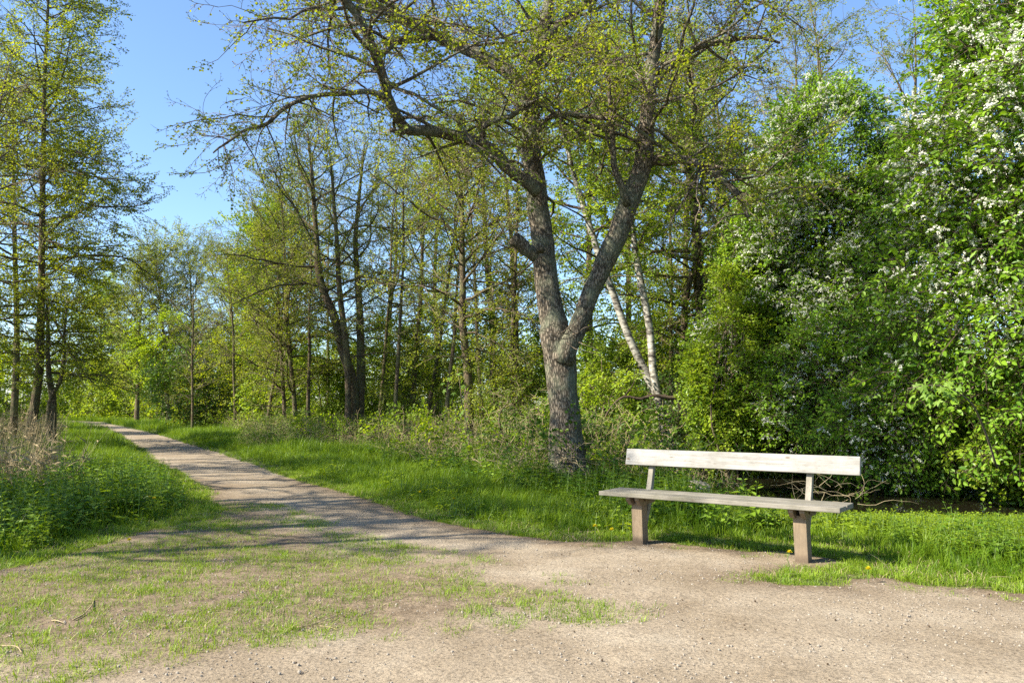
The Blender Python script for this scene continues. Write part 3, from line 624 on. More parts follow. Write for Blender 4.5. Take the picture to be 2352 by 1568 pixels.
# --- the big alder beside the bench
def big_alder():
    Y = 13.3; rng = np.random.default_rng(77); k = .5 * Y / F
    base = at(1300, 1085, Y); root = empty("alder_tree", (base[0], base[1], 0)); tag(root, "big old forked alder with thick furrowed trunk standing behind the bench", "tree")
    C = Crown(rng)
    def part(name, pts, dep=(0, 0), n=40, sides=28, rough=.09, ext=None):
        P = [at(x, y, Y + dep[0] + (dep[1] - dep[0]) * i / (len(pts) - 1)) for i, (x, y, w) in enumerate(pts)]
        r = [w * k for x, y, w in pts]; P, r = resample(P, r, n); P = P + rng.normal(0, .006, P.shape)
        b = MB(); b.tube(P, r, sides, 0, rough=rough, rs=7.0); attach(b.obj(name, M['alder_bark'], smooth=True), root); return P, r
    tr, rt = part("trunk", [(1312, 1150, 128), (1308, 1085, 104), (1303, 1040, 86), (1297, 980, 77), (1292, 900, 71), (1286, 820, 75), (1274, 760, 68), (1262, 690, 60), (1250, 600, 57), (1241, 500, 54), (1230, 420, 52), (1219, 300, 43), (1221, 200, 41), (1240, 100, 34), (1262, 0, 28), (1275, -120, 24), (1285, -260, 18), (1290, -420, 10)], (0, .8), 90, 44, .14)
    rs, rr = part("limb", [(1292, 830, 48), (1308, 790, 46), (1328, 750, 43), (1350, 690, 40), (1378, 625, 42), (1402, 575, 47), (1425, 520, 46), (1450, 455, 45), (1476, 380, 43), (1485, 300, 37), (1493, 200, 33), (1508, 80, 28), (1520, -20, 24), (1535, -140, 19), (1545, -280, 11)], (.05, -.6), 60, 26)
    l1, r1 = part("limb", [(1236, 440, 36), (1205, 412, 33), (1165, 385, 30), (1135, 350, 29), (1090, 326, 27), (1040, 311, 25), (985, 299, 23), (935, 297, 22), (912, 268, 22), (892, 225, 21), (876, 165, 20), (852, 100, 19), (822, 40, 18), (792, 0, 17), (755, -45, 15), (700, -100, 10)], (-.05, -2.2), 60, 18)
    l2, r2 = part("limb", [(1222, 260, 36), (1190, 185, 35), (1145, 152, 33), (1095, 125, 32), (1050, 105, 31), (1005, 85, 29), (960, 62, 27), (915, 42, 25), (870, 18, 23), (810, -30, 19), (730, -80, 12)], (.1, 1.6), 45, 18)
    l3, r3 = part("limb", [(1478, 372, 26), (1520, 366, 22), (1570, 368, 20), (1612, 380, 18), (1655, 410, 15), (1690, 440, 12), (1720, 500, 8)], (-.3, -.9), 30, 12)
    l4, r4 = part("limb", [(886, 222, 13), (845, 211, 11), (795, 216, 10), (735, 220, 9), (690, 230, 9), (650, 252, 8), (605, 290, 7), (565, 300, 6), (520, 330, 5), (490, 350, 3)], (-1.9, -2.6), 30, 10)
    l5, r5 = part("limb", [(1112, 330, 15), (1108, 300, 14), (1135, 278, 13), (1172, 268, 12), (1205, 248, 11), (1232, 228, 10)], (-.4, -.9), 16, 10)
    l6, r6 = part("limb", [(1440, 470, 20), (1430, 430, 17), (1412, 390, 15), (1408, 330, 13), (1404, 260, 11), (1398, 180, 9), (1392, 90, 6)], (-.4, -1.3), 20, 10)
    l7, r7 = part("limb", [(1492, 210, 22), (1540, 150, 18), (1600, 110, 16), (1670, 95, 12), (1730, 85, 9), (1790, 100, 5)], (-.4, -1.4), 24, 10)
    l8, r8 = part("limb", [(1245, 95, 24), (1320, 30, 20), (1400, -30, 17), (1480, -110, 12), (1530, -180, 8)], (.5, 1.9), 20, 10)
    l9, r9 = part("limb", [(1240, 300, 16), (1262, 270, 14), (1300, 262, 13), (1350, 268, 11), (1400, 275, 8), (1440, 300, 5)], (-.3, -1.4), 16, 10)
    part("cut_stub", [(1232, 588, 34), (1212, 574, 32), (1194, 558, 32), (1178, 546, 34)], (-.12, -.3), 10, 18, .16)
    part("cut_stub", [(1243, 575, 17), (1240, 567, 18)], (-.25, -.42), 4, 14, .05)
    part("cut_stub", [(1008, 85, 20), (975, 88, 22), (930, 92, 24), (880, 100, 20)], (.9, .6), 10, 14, .16)
    part("cut_stub", [(945, 297, 16), (912, 304, 12), (898, 300, 9)], (-1.15, -1.3), 6, 10, .12)
    # side branches from every limb
    def spawn(P, r, n, t0, t1, L, elr=(-.3, .9), scale=1.0, up=.01, bias=None):
        az = rng.uniform(0, 6.28)
        for i in range(n):
            t = t0 + (t1 - t0) * (i + rng.random()) / n; q = t * (len(P) - 1); i0 = min(int(q), len(P) - 2); a = P[i0]; az += 2.4 + rng.normal(0, .5)
            e = rng.uniform(*elr); d = np.array([math.cos(az) * math.cos(e), math.sin(az) * math.cos(e), math.sin(e)])
            if bias is not None: d = norm(d + np.array(bias))
            C.branch(a, d, L * rng.uniform(.5, 1.2), min(r[i0] * .5, .035), up=up, scale=scale, wob=.2, subl=.45, step=.36)
    spawn(tr, rt, 16, .62, 1, 2.6, (-.1, .8)); spawn(tr, rt, 10, .42, .62, 1.9, (-.2, .6))
    spawn(rs, rr, 24, .45, 1, 2.3, (-.2, .8)); spawn(l1, r1, 22, .25, 1, 1.8, (-.3, .9)); spawn(l2, r2, 24, .12, 1, 1.9, (-.2, .9))
    spawn(l3, r3, 14, .2, 1, 1.5, (-.7, .7)); spawn(l4, r4, 24, .12, 1, .95, (-.9, .5), bias=(-.3, 0, -.3), scale=.8); spawn(l5, r5, 8, .2, 1, 1.1); spawn(l6, r6, 10, .3, 1, 1.3)
    spawn(l7, r7, 13, .15, 1, 1.5, (-.6, .8)); spawn(l8, r8, 14, .2, 1, 2.0); spawn(l9, r9, 10, .2, 1, 1.2, (-.5, .7))
    spawn(l1, r1, 10, .62, 1, 2.2, (-.4, .4), bias=(-.8, 0, 0), scale=.85)       # long sprays reaching left over the path
    spawn(l2, r2, 9, .6, 1, 2.5, (-.3, .4), bias=(-.9, -.2, 0), scale=.85)
    C.finish(root, ALD + ALDB, M['alder_bark'], [.17] * 4 + [.16] * 2, "branches")
    # bare shoots at the fork and foot
    for (x, y, n, L, w) in ((1312, 775, 9, .75, 150), (1300, 1050, 14, .8, 80), (1225, 330, 10, .8, 60)):
        for i in range(n):
            p = at(x + rng.normal(0, 14), y + rng.normal(0, 10), Y - .33); d = norm(np.array([rng.normal(0, .8), -.6, rng.normal(.15, .5)]))
            P = walk(p, d, L * rng.uniform(.5, 1.3), 7, .3, .02, rng); b = MB(); b.tube(P, np.linspace(.009, .003, 8), 5, 0)
            attach(b.obj("shoot", M['straw'] if y > 1000 else M['twig'], smooth=True), root)
big_alder()

rg = np.random.default_rng(9)
# --- trees seen along the wood edge
make_tree("alder_tree", "three-stemmed alder with two close trunks rising beside the path bend", [
    stem_px([(810, 975, 27), (807, 867, 25), (783, 792, 22), (766, 722, 20), (742, 671, 18), (729, 613, 16), (725, 546, 13), (716, 430, 9), (704, 300, 4)], 29),
    stem_px([(826, 975, 22), (829, 833, 20), (826, 698, 16), (817, 563, 12), (826, 450, 8), (838, 335, 4)], 29.3, .5),
    stem_px([(800, 900, 14), (797, 800, 16), (793, 765, 15), (781, 664, 13), (776, 546, 10), (768, 430, 7), (760, 350, 4)], 28.6, -.5)], ALD, 21, nb=30, c0=.3, R=2.7, el=(.2, 1.0), scale=1.05, step=.42)
make_tree("alder_tree", "single dark-barked alder standing midway between the three-stemmed alder and the big alder", [
    stem_px([(1077, 934, 22), (1073, 833, 19), (1063, 731, 17), (1063, 664, 15), (1061, 563, 12), (1057, 460, 9), (1050, 350, 5)], 24)], ALD, 22, nb=30, c0=.28, R=3.0, el=(.15, .95), scale=1.1)
make_tree("young_alder", "slim pair of straight young alder stems left of the three-stemmed alder", [
    stem_px([(678, 951, 11), (668, 833, 10), (661, 731, 9), (655, 613, 7), (652, 529, 5), (648, 420, 3)], 34),
    stem_px([(653, 945, 9), (648, 850, 8), (645, 799, 8), (641, 698, 6), (636, 560, 3)], 34.5, .4)], ALD, 23, nb=40, c0=.15, R=3.2, el=(.3, 1.0), scale=1.2, step=.36)
make_tree("young_tree", "thin bare-stemmed sapling rising alone right of the far path", [
    stem_px([(442, 961, 6), (442, 880, 5.5), (442, 816, 5), (444, 731, 4), (446, 660, 2.5)], 38)], ALDB, 24, nb=22, c0=.25, R=1.5, el=(.3, .9), scale=1.0, step=.5)
make_tree("alder_tree", "tall alder at the left edge with pale trunk and layered branches over the reeds", [
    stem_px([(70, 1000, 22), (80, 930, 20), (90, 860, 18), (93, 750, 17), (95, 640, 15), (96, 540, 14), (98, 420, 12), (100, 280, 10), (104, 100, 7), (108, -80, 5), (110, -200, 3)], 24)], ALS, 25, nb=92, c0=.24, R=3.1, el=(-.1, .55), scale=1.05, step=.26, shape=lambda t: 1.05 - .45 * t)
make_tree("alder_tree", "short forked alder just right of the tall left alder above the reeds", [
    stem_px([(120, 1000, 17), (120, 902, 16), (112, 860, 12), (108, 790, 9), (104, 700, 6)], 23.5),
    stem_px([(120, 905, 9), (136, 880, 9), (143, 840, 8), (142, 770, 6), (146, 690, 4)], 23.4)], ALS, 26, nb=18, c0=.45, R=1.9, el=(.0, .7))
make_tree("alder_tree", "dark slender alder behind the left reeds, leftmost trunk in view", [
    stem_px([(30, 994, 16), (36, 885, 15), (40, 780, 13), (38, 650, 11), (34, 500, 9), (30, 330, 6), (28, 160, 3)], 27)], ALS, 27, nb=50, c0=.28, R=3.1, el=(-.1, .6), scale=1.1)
b = make_tree("birch_tree", "leaning white birch with two pale trunks seen through the big alder's fork", [
    stem_px([(1526, 952, 24), (1505, 900, 21), (1482, 855, 19), (1444, 772, 18), (1409, 674, 17), (1375, 582, 16), (1351, 504, 15), (1331, 435, 13), (1312, 372, 12), (1295, 280, 9), (1280, 160, 6), (1270, 60, 3)], 20),
    stem_px([(1516, 930, 18), (1502, 855, 18), (1495, 757, 18), (1482, 684, 17), (1468, 611, 16), (1456, 528, 14), (1446, 430, 11), (1440, 300, 8), (1432, 160, 4)], 19.8, .5)], FRE, 28, bark='birch_bark', nb=34, c0=.5, R=2.2, el=(.3, 1.0), scale=.9, limb_bark='twig_dark')
make_tree("old_tree", "gnarled brown tree with crooked upper limbs left of the flowering shrubs", [
    stem_px([(1618, 900, 27), (1614, 806, 24), (1609, 708, 23), (1602, 620, 24), (1602, 560, 22), (1597, 489, 20), (1590, 400, 15), (1598, 300, 11), (1590, 180, 6)], 22),
    stem_px([(1602, 600, 13), (1625, 560, 13), (1660, 520, 11), (1690, 450, 8), (1710, 350, 4)], 21.8, -.6)], ALD + FRE, 29, nb=44, c0=.35, R=3.0, el=(-.1, .8), weights=[.15] * 4 + [.14, .13, .13])
labels = ["far round-topped tree behind the path end, leftmost of that clump", "far round-topped tree second from the left beyond the path bend", "tall far tree at the middle of the clump beyond the path bend",
    "far tree fourth along the clump beyond the path bend", "far tree at the right end of the clump beyond the path bend", "mid-distance tree standing left of the slim young alder pair", "pale-leaved tree behind the slim young alder pair",
    "tree just right of the three-stemmed alder in the wood", "tall thin tree halfway between three-stemmed alder and dark single alder", "tree close behind the dark single alder on its left", "leaning thin tree between dark single alder and big alder",
    "thin tree just left of the big alder's trunk in the wood", "leafy tree behind the fork of the big alder", "fresh green tree behind the two birch trunks", "tall tree rising behind the gnarled brown tree",
    "twiggy tree right of the gnarled brown tree, above the dogwood", "tall twiggy tree directly above the left flowering shrub", "yellow-green tree behind the gap between the flowering shrubs", "tree behind the right flowering shrub against the sky"]
spec = [(235, 92, 660, .2, FRE, 4.4), (318, 60, 610, .17, ALD, 3.6), (392, 62, 568, .18, ALD, 3.8), (462, 64, 570, .16, ALD, 3.8), (530, 60, 600, .15, ALD, 3.6), (586, 46, 545, .14, ALD, 3.2), (640, 44, 470, .14, FRE, 3.0),
    (880, 40, 420, .15, ALD, 3.2), (945, 35, 340, .14, ALD, 3.0), (1008, 38, 300, .15, FRE, 3.2), (1140, 31, 200, .15, FRE, 2.9), (1195, 28, 250, .13, ALD, 2.7), (1345, 30, 120, .16, FRE, 3.2), (1440, 33, 60, .15, FRE, 3.4),
    (1560, 29, 90, .15, ALD, 3.0), (1690, 26, 120, .14, ALDB, 3.0), (1800, 28, 20, .15, ALDB + ALD, 3.0), (1915, 29, 20, .16, ALD, 3.0), (2080, 27, 60, .15, ALD, 3.0)]
for i, ((px, Y, tp, r, pr, R), lb) in enumerate(zip(spec, labels)):
    far = Y > 42
    make_tree("wood_tree", lb, [stem_gen(px, Y, tp, r, rg, .7)], pr, 800 + i, nb=40 if far else 32, c0=.2, R=R * (1 if far else .9), el=(.3, 1.05), scale=1.7 if far else 1.15, step=.55 if far else .5, group="trees of the wood edge", sides=8, weights=None)
# trees left of the frame whose shade falls across the path
for i, (x, y, h, r, lb) in enumerate([(-15.5, 6.0, 10.5, .15, "tall alder farthest forward on the left, outside the picture"), (-17.5, 11.5, 10.5, .15, "alder between the nettle bed and the reeds, outside the picture's left edge"),
        (-21.5, 19, 11, .16, "alder left of the reeds, outside the picture"), (-24, 27, 12, .17, "alder far behind the reeds on the left")]):
    make_tree("alder_tree", lb, [stem_xy(np.array([x, y, -.1]), h, r, rg, .5)], ALDB + ALS, 860 + i, nb=42, c0=.25, R=2.8, el=(.0, .9), step=.36, group="alders on the left bank", sides=8)
nth = ["first", "second", "third", "fourth", "fifth", "sixth", "seventh", "eighth", "ninth", "tenth", "eleventh", "twelfth", "thirteenth", "fourteenth"]
for i, (x, y, h) in enumerate([(-9.2, 4.9, 10.5), (-9.9, 5.6, 11), (-8.9, 6.5, 10.5), (-10.2, 7.2, 11.5), (-8.6, 8.4, 10), (-9.3, 9.3, 11), (-10.0, 10.4, 10.5), (-10.6, 11.6, 11), (-11.2, 13.2, 10), (-12.0, 14.6, 11), (-12.2, 16.0, 10.5), (-13.0, 17.6, 11), (-14.0, 19.5, 10), (-15.2, 21.6, 11)]):
    make_tree("young_alder", "slender young alder pole left of the picture, %s in its row" % nth[i],
              [stem_xy(np.array([x, y, -.1]), h, .11, rg, .5)], ALDB + ALD[:1], 840 + i, nb=20, c0=.42, R=1.8, el=(.2, 1.0), step=.4, group="young alder poles on the left bank", sides=7)
for i, (px, Y, tp, lb) in enumerate([(545, 40, 560, "bare thin pole tree right of the lone sapling"), (612, 36, 520, "bare thin pole left of the slim alder pair"), (712, 33, 430, "thin pole close left of the three-stemmed alder"), (752, 38, 400, "thin far pole behind the three-stemmed alder"), (868, 33, 380, "thin pole first right of the three-stemmed alder"),
        (905, 28, 330, "slender pole second right of the three-stemmed alder"), (975, 30, 330, "thin pole midway to the dark single alder"), (1022, 27, 300, "thin pole just left of the dark single alder"), (1112, 27, 260, "leaning thin pole just right of the dark single alder"), (1172, 24, 240, "thin pole nearest the big alder on its left"), (1545, 25, 200, "thin pole right of the birch trunks"), (1668, 24, 180, "thin pole right of the gnarled tree")]):
    make_tree("pole_tree", lb, [stem_gen(px, Y, tp, .075, rg, .8)], ALDB + ALD[:1], 960 + i, nb=18, c0=.35, R=1.7, el=(.3, 1.0), scale=1.0, step=.45, group="thin pole trees in the wood", sides=7)
for i, (x, y, h) in enumerate([(-29, 36, 12), (-36, 47, 12), (-46, 60, 12)]):
    lb = ["alder behind the left alders beyond the reeds", "alder beside the far stretch of path on its left", "farthest alder left of the path end"][i]
    make_tree("alder_tree", lb, [stem_xy(np.array([x, y, -.1]), h, .17, rg, .5)], ALS, 880 + i, nb=44, c0=.12, R=3.6, el=(-.1, .7), scale=1.6, step=.5, group="alders on the left bank", sides=7)

# ------------------------------------------------------------------ shrubs
def shrub(name, label, ells, n, protos, seed, scale=1.0, weights=None, stems=6, inner=.55, cat="shrub", group=None, gap=.42, stem_r=.03, droop=.25, bloom=None):
    rng = np.random.default_rng(seed); ells = [(np.array(c, float), np.array(r, float)) for c, r in ells]
    g = ells[0][0].copy(); gz = height([g[0]], [g[1]])[0]
    root = empty(name, (g[0], g[1], gz)); tag(root, label, cat, group)
    vol = np.array([np.prod(r) ** (2 / 3) for c, r in ells]); vol /= vol.sum(); P = []; D = []
    tot = 0
    while tot < n:
        k = rng.choice(len(ells), 4000, p=vol); d = norm(rng.normal(0, 1, (4000, 3))); rad = inner + (1 - inner) * rng.random(4000) ** .6
        bump = 1 + .32 * (vnoise(d * 2.6 + k[:, None] * 7.3) - .5) + .3 * (vnoise(d * 6 + k[:, None] * 3.3) - .5)
        C_ = np.array([c for c, r in ells])[k]; R_ = np.array([r for c, r in ells])[k]
        p = C_ + d * R_ * (rad * bump)[:, None]
        ok = (p[:, 2] > gz - .1 if False else p[:, 2] > np.maximum(height(p[:, 0], p[:, 1]) + .05, WZ + .38)) & (vnoise(p * 1.15 + seed) > gap * (0.6 + .4 * rng.random(4000)))
        for c, r in ells:      # thin out what lies deep inside another lobe
            ok &= (np.linalg.norm((p - c) / r, axis=1) > inner * .9)
        p = p[ok]; P.append(p); D.append(norm(d[ok] * R_[ok].mean(1)[:, None] + rng.normal(0, .6, p.shape) * R_[ok].mean(1)[:, None] - np.array([0, 0, droop]))); tot += len(p)
    P = np.concatenate(P)[:n]; D = np.concatenate(D)[:n]
    up = np.array([0, 0, 1.0]) + 1.0 * D + np.array([-.35, -.25, 0]) + rng.normal(0, .35, D.shape)
    for i in range(stems):
        c, r = ells[i % len(ells)]; e = c + norm(rng.normal(0, 1, 3)) * r * .75; e[2] = max(e[2], c[2] + r[2] * .3); s0 = np.array([g[0] + rng.normal(0, .25), g[1] + rng.normal(0, .2), gz - .15])
        m = (s0 + e) / 2 + np.array([rng.normal(0, .3), rng.normal(0, .3), .5])
        Q, rr = resample([s0, m, e], [stem_r, stem_r * .7, stem_r * .25], 9); b = MB(); b.tube(Q, rr, 6, 0); attach(b.obj("stem", M['thin_bark'], smooth=True), root)
    bt = MB()
    for i in range(min(160, n // 12)):
        q = P[rng.integers(len(P))]; c = ells[int(rng.integers(len(ells)))][0]; d = norm(c - q + np.array([0, 0, -.4])); bt.tube(walk(q, d, rng.uniform(.5, 1.2), 4, .15, 0, rng), np.linspace(.004, .010, 5), 3, 0, cap=False)
    o = scatter("crown", P, euler_from(D, up), scale * rng.uniform(.7, 1.25, len(P)), protos, rng, bt, [M['twig']], root=root, weights=weights)
    if bloom is not None:      # blossom gathers in clusters, thicker where bloom() says so
        pb_ = np.clip(bloom(P) * sstep(.38, .56, vnoise(P * 1.5 + 3)), 0, 1); pk = np.where(rng.random(len(P)) < pb_, 2 + rng.integers(0, 2, len(P)), rng.integers(0, 2, len(P)))
        at2 = o.data.attributes["idx"]; v = np.zeros(len(o.data.vertices), np.int32); v[-len(P):] = pk; at2.data.foreach_set("value", v)
    return root
def E_(px, py, Y, wpx, hpx, dep=None):
    c = at(px, py, Y); return (c, (wpx / 2 * Y / F, dep or wpx / 2 * Y / F * .8, hpx / 2 * Y / F))
CW = [.16, .16, .2, .18, .14, .16]; CG = [.3, .3, .12, .03, .22, .03]; CF = [.1, .1, .2, .25, .1, .25]
shrub("bird_cherry", "tall bird cherry in white blossom behind the bench, left of two", [E_(1870, 800, 19, 470, 560), E_(1885, 560, 18.8, 400, 440), E_(1910, 390, 18.8, 270, 370)], 6800, CHR, 31, 1.1, CF, stems=9, stem_r=.05, bloom=lambda p: .4 + 1.0 * sstep(2.5, 4.5, p[:, 2]))
shrub("bird_cherry", "tall bird cherry with large leaves and white blossom filling the right edge", [((9.5, 12.9, 2.7), (3.2, 3.2, 2.7)), ((9.9, 12.4, 5.3), (3.2, 3.3, 3.0)), ((10.8, 12.3, 8.6), (3.3, 3.3, 3.0))], 8500, CHR, 32, 1.25, CW, stems=10, stem_r=.06, bloom=lambda p: .15 + .65 * sstep(2.0, 4.5, p[:, 2]))
shrub("bird_cherry", "low leafy shrub overhanging the stream below the right bird cherry", [E_(2080, 990, 14.6, 330, 210), E_(1930, 900, 16.5, 300, 330)], 1500, CHR, 33, 1.05, CG, stems=4, bloom=lambda p: .3 + 0 * p[:, 2])
shrub("leafy_shrub", "bright yellow-green shrub at the right edge above the stream", [((8.9, 12.6, 1.1), (1.6, 1.1, 1.2))], 620, FRE, 34, 1.0, stems=5)
shrub("dogwood", "fresh green dogwood shrub between the gnarled tree and the left bird cherry", [E_(1690, 880, 18, 190, 380), E_(1660, 720, 18.3, 110, 200)], 1500, FRE + CHR[:1], 35, .8, [.3, .3, .3, .1], stems=6)
SH = [(190, 905, 98, 130, 90, FRE, "bright shrub right of the path's far end"), (285, 860, 80, 150, 200, FRE, "tall bright shrub at the far bend of the path"), (425, 890, 44, 150, 150, DRK, "dark shrub with low boughs by the far path, nearest the bend"), (375, 800, 58, 140, 160, FRE, "yellow-green shrub crown behind the dark shrub at the bend"),
      (510, 880, 44, 180, 170, ALS, "twiggy shrub right of the thin sapling"), (590, 830, 46, 150, 210, ALD, "tall twiggy shrub left of the slim alder pair"), (640, 890, 40, 130, 140, FRE, "shrub at the foot of the slim alder pair"), (740, 860, 36, 150, 180, FRE, "bright shrub left of the three-stemmed alder"), (880, 840, 36, 160, 220, FRE, "tall bright shrub right of the three-stemmed alder"),
      (960, 880, 30, 190, 150, ALS, "twiggy thicket between three-stemmed alder and dark single alder"), (1020, 800, 36, 150, 200, FRE, "fresh shrub behind the dark single alder"), (1135, 860, 24, 150, 190, ALS, "thicket right of the dark single alder"), (1200, 760, 30, 150, 260, FRE, "tall fresh shrub left of the big alder trunk"), (1215, 940, 17, 130, 150, BRA, "bramble bush at the left foot of the big alder"),
      (1380, 900, 20, 130, 210, FRE, "shrub just right of the big alder trunk"), (1440, 800, 27, 170, 260, FRE, "tall shrub behind the birch trunks"), (1570, 900, 22, 150, 230, DRK, "dark shrub between the birch and the gnarled tree"), (1560, 750, 28, 140, 240, FRE, "tall fresh shrub between birch and gnarled tree"), (1700, 680, 27, 160, 280, FRE, "tall fresh shrub behind the dogwood"), (1420, 990, 17, 170, 110, BRA, "low bramble right of the big alder's foot"),
      (60, 880, 36, 200, 150, FRE, "bright shrub behind the left reeds")]
for i, (px, py, Y, w, h, pr, lb) in enumerate(SH):
    a_ = w * h * (Y / F) ** 2; sc_ = 1.0 if Y < 25 else (1.3 if Y < 38 else (1.8 if Y < 70 else 2.6))
    shrub("wood_shrub", lb, [E_(px, py, Y, w, h), E_(px + rg.uniform(-.3, .3) * w, py + .2 * h, Y - .5, w * .8, h * .6)], int(min(900, 30 + a_ * 42 / sc_ ** 1.6)), pr, 900 + i, sc_ * .95, stems=4, group="shrubs of the wood edge", gap=.45)
g0 = gnd(602, 1036)
shrub("nettle_clump", "dark green nettle mound on the grass verge right of the path", [((g0[0], g0[1] + .5, .35), (.75, .7, .5))], 260, BRA, 36, .55, cat="plant", stems=3, stem_r=.006, gap=.3)

# far wood closing the view behind the trees
rng = np.random.default_rng(3); n = 24000
an = rng.uniform(-1.2, 1.2, n); dd = rng.uniform(70, 110, n); x = np.sin(an) * dd; y = np.cos(an) * dd
hh = 5.5 + 6 * noise2(x, y, .06, 1); z = rng.random(n) ** 1.3 * hh
k = (path_sd(x, y) < -1.5) & (vnoise(np.stack([x, y, z * 1.4], 1) * .35) > .36); p = np.stack([x, y, z], 1)[k]
d = norm(np.stack([rng.normal(0, 1, len(p)), rng.normal(-.3, 1, len(p)), rng.normal(0, .5, len(p))], 1))
bt = MB()
for i in range(120):
    j = rng.integers(len(p)); bt.tube([(p[j, 0], p[j, 1], -.2), (p[j, 0] + rng.normal(0, .3), p[j, 1], 4), (p[j, 0] + rng.normal(0, .6), p[j, 1], 9)], [.14, .1, .04], 5, 0, cap=False)
scatter("far_wood", p, euler_from(d, np.array([0, 0, 1.0]) + rng.normal(0, .5, d.shape)), rng.uniform(2.2, 3.6, len(p)), FRE + ALS, rng, bt, [M['thin_bark']])

# fallen, arching limb behind the alder
b = MB(); P, r = resample([at(x, y, 18.6) for x, y in ((1380, 985), (1400, 940), (1436, 910), (1470, 916), (1500, 908), (1545, 914), (1588, 905), (1607, 922), (1614, 960), (1628, 1030))], [.02, .022, .03, .035, .04, .05, .055, .06, .06, .06], 30)
b.tube(P, r, 8, 0, rough=.14)
for k in range(9):
    j = rg.integers(3, 26); b.tube(walk(P[j], rg.normal(0, 1, 3) + np.array([0, -.2, .5]), rg.uniform(.3, .9), 5, .3, 0, rg), np.linspace(.014, .004, 6), 4, 0)
tag(b.obj("fallen_branch", M['twig_dark'], smooth=True), "dark crooked fallen branch arching low behind the birch foot", "branch")

# ------------------------------------------------------------------ ground cover
def sample(n, x0, x1, y0, y1, rng):
    x = rng.uniform(x0, x1, n); y = rng.uniform(y0, y1, n); return x, y
def cover(name, parts, rng, protos_all):
    pass
rng = np.random.default_rng(1)
def view_ok(x, y, m=1.25):      # only near what the camera could see, with a margin for a step aside
    return (np.abs(x) < .66 * y * m + 1.5)
def emit(name, x, y, protos, s, tilt=.15, z=0.0, weights=None):
    p = np.stack([x, y, height(x, y) + z], 1); keep = p[:, 2] > WZ - .02
    p, s = p[keep], s[keep]
    return scatter(name, p, upright(len(p), rng, tilt), s, protos, rng, weights=weights)
left_pts = np.array([(-11.2, 24)])
# short green verge and meadow grass
x, y = sample(90000, -24, 13, 3.2, 40, rng); sd = path_sd(x, y); nz = fbm2(x, y, .5, 6)
d0 = -sd; dens = np.clip(14 / y, .16, 1)
left = x < -1.0 - .42 * (y - 6)
nettle_l = left & (y < 13.5)
k = view_ok(x, y) & (d0 > -.02 - .14 * nz) & (rng.random(len(x)) < dens * np.where(nettle_l, np.where(d0 < .8, .9, .25), np.where(d0 < 2.6, 1.0, .35)))
xs, ys, ds = x[k], y[k], d0[k]
fs = np.clip(ys / 13, 1, 2.4)
s = (.42 + .75 * sstep(.05, .7, ds) + .25 * rng.random(len(xs))) * fs ** .75
low = ds < .35
emit("verge_grass", xs, ys, GRS, s * np.where(low, .8, 1.0) * np.where((xs > 2.4) & (ys > 7.6), .5, .85))
x, y = sample(26000, -24, 13, 3.2, 40, rng); d0 = -path_sd(x, y); nz = fbm2(x, y, .8, 16)
k = view_ok(x, y) & (d0 > .55) & (d0 < 4.5) & (nz > .55) & ~((x > 2.4) & (y > 6.8)) & (rng.random(len(x)) < np.clip(14 / y, .2, 1) * .8); emit("tall_grass", x[k], y[k], TALL, rng.uniform(.6, 1.15, k.sum()) * np.clip(y[k] / 14, 1, 1.7))
x, y = sample(9000, -58, -4, 38, 95, rng); d0 = -path_sd(x, y); k = (d0 > .1) & (d0 < 7); emit("far_grass", x[k], y[k], GRS, rng.uniform(2.2, 3.6, k.sum()))
# sparse trodden turf on the bare patch
x, y = sample(100000, -9, 4, 2.6, 10.5, rng); P2 = np.stack([x, y], 1); sp = poly_sd(P2, PATCH); nz = fbm2(x, y, 1.5, 21); n2_ = fbm2(x, y, 6, 23)
strip = line_d(P2, gp([(800, 1318), (930, 1338), (1080, 1362), (1200, 1372), (1330, 1388)]))
cl = sstep(.40, .55, .16 * (1 - sstep(.05, .4, strip)) + nz * .65 + n2_ * .35 + .09 * sstep(0, .9, sp) - .05 * (1 - sstep(-.45, .0, sp))) 
k = (path_sd(x, y) > 0) & (sp > -.5) & (rng.random(len(x)) < cl * .95); emit("turf", x[k], y[k], TURF, rng.uniform(.45, 1.15, k.sum()), z=.008)
bx = gnd(1670, 1270)
x, y = sample(9000, .6, 4.5, 4.8, 7.6, rng); sdp = path_sd(x, y); k = (sdp > 0) & (sdp < .35) & (fbm2(x, y, 4, 31) > .54); emit("turf_edge", x[k], y[k], TURF, rng.uniform(.5, 1.0, k.sum()), z=.004)
x, y = sample(60000, -11, 6, 4.4, 16, rng); sdp = -path_sd(x, y); k = view_ok(x, y) & (sdp > -.07) & (sdp < .6) & (fbm2(x, y, 5, 33) > .36); emit("turf_verge", x[k], y[k], TURF, rng.uniform(.7, 1.5, k.sum()))
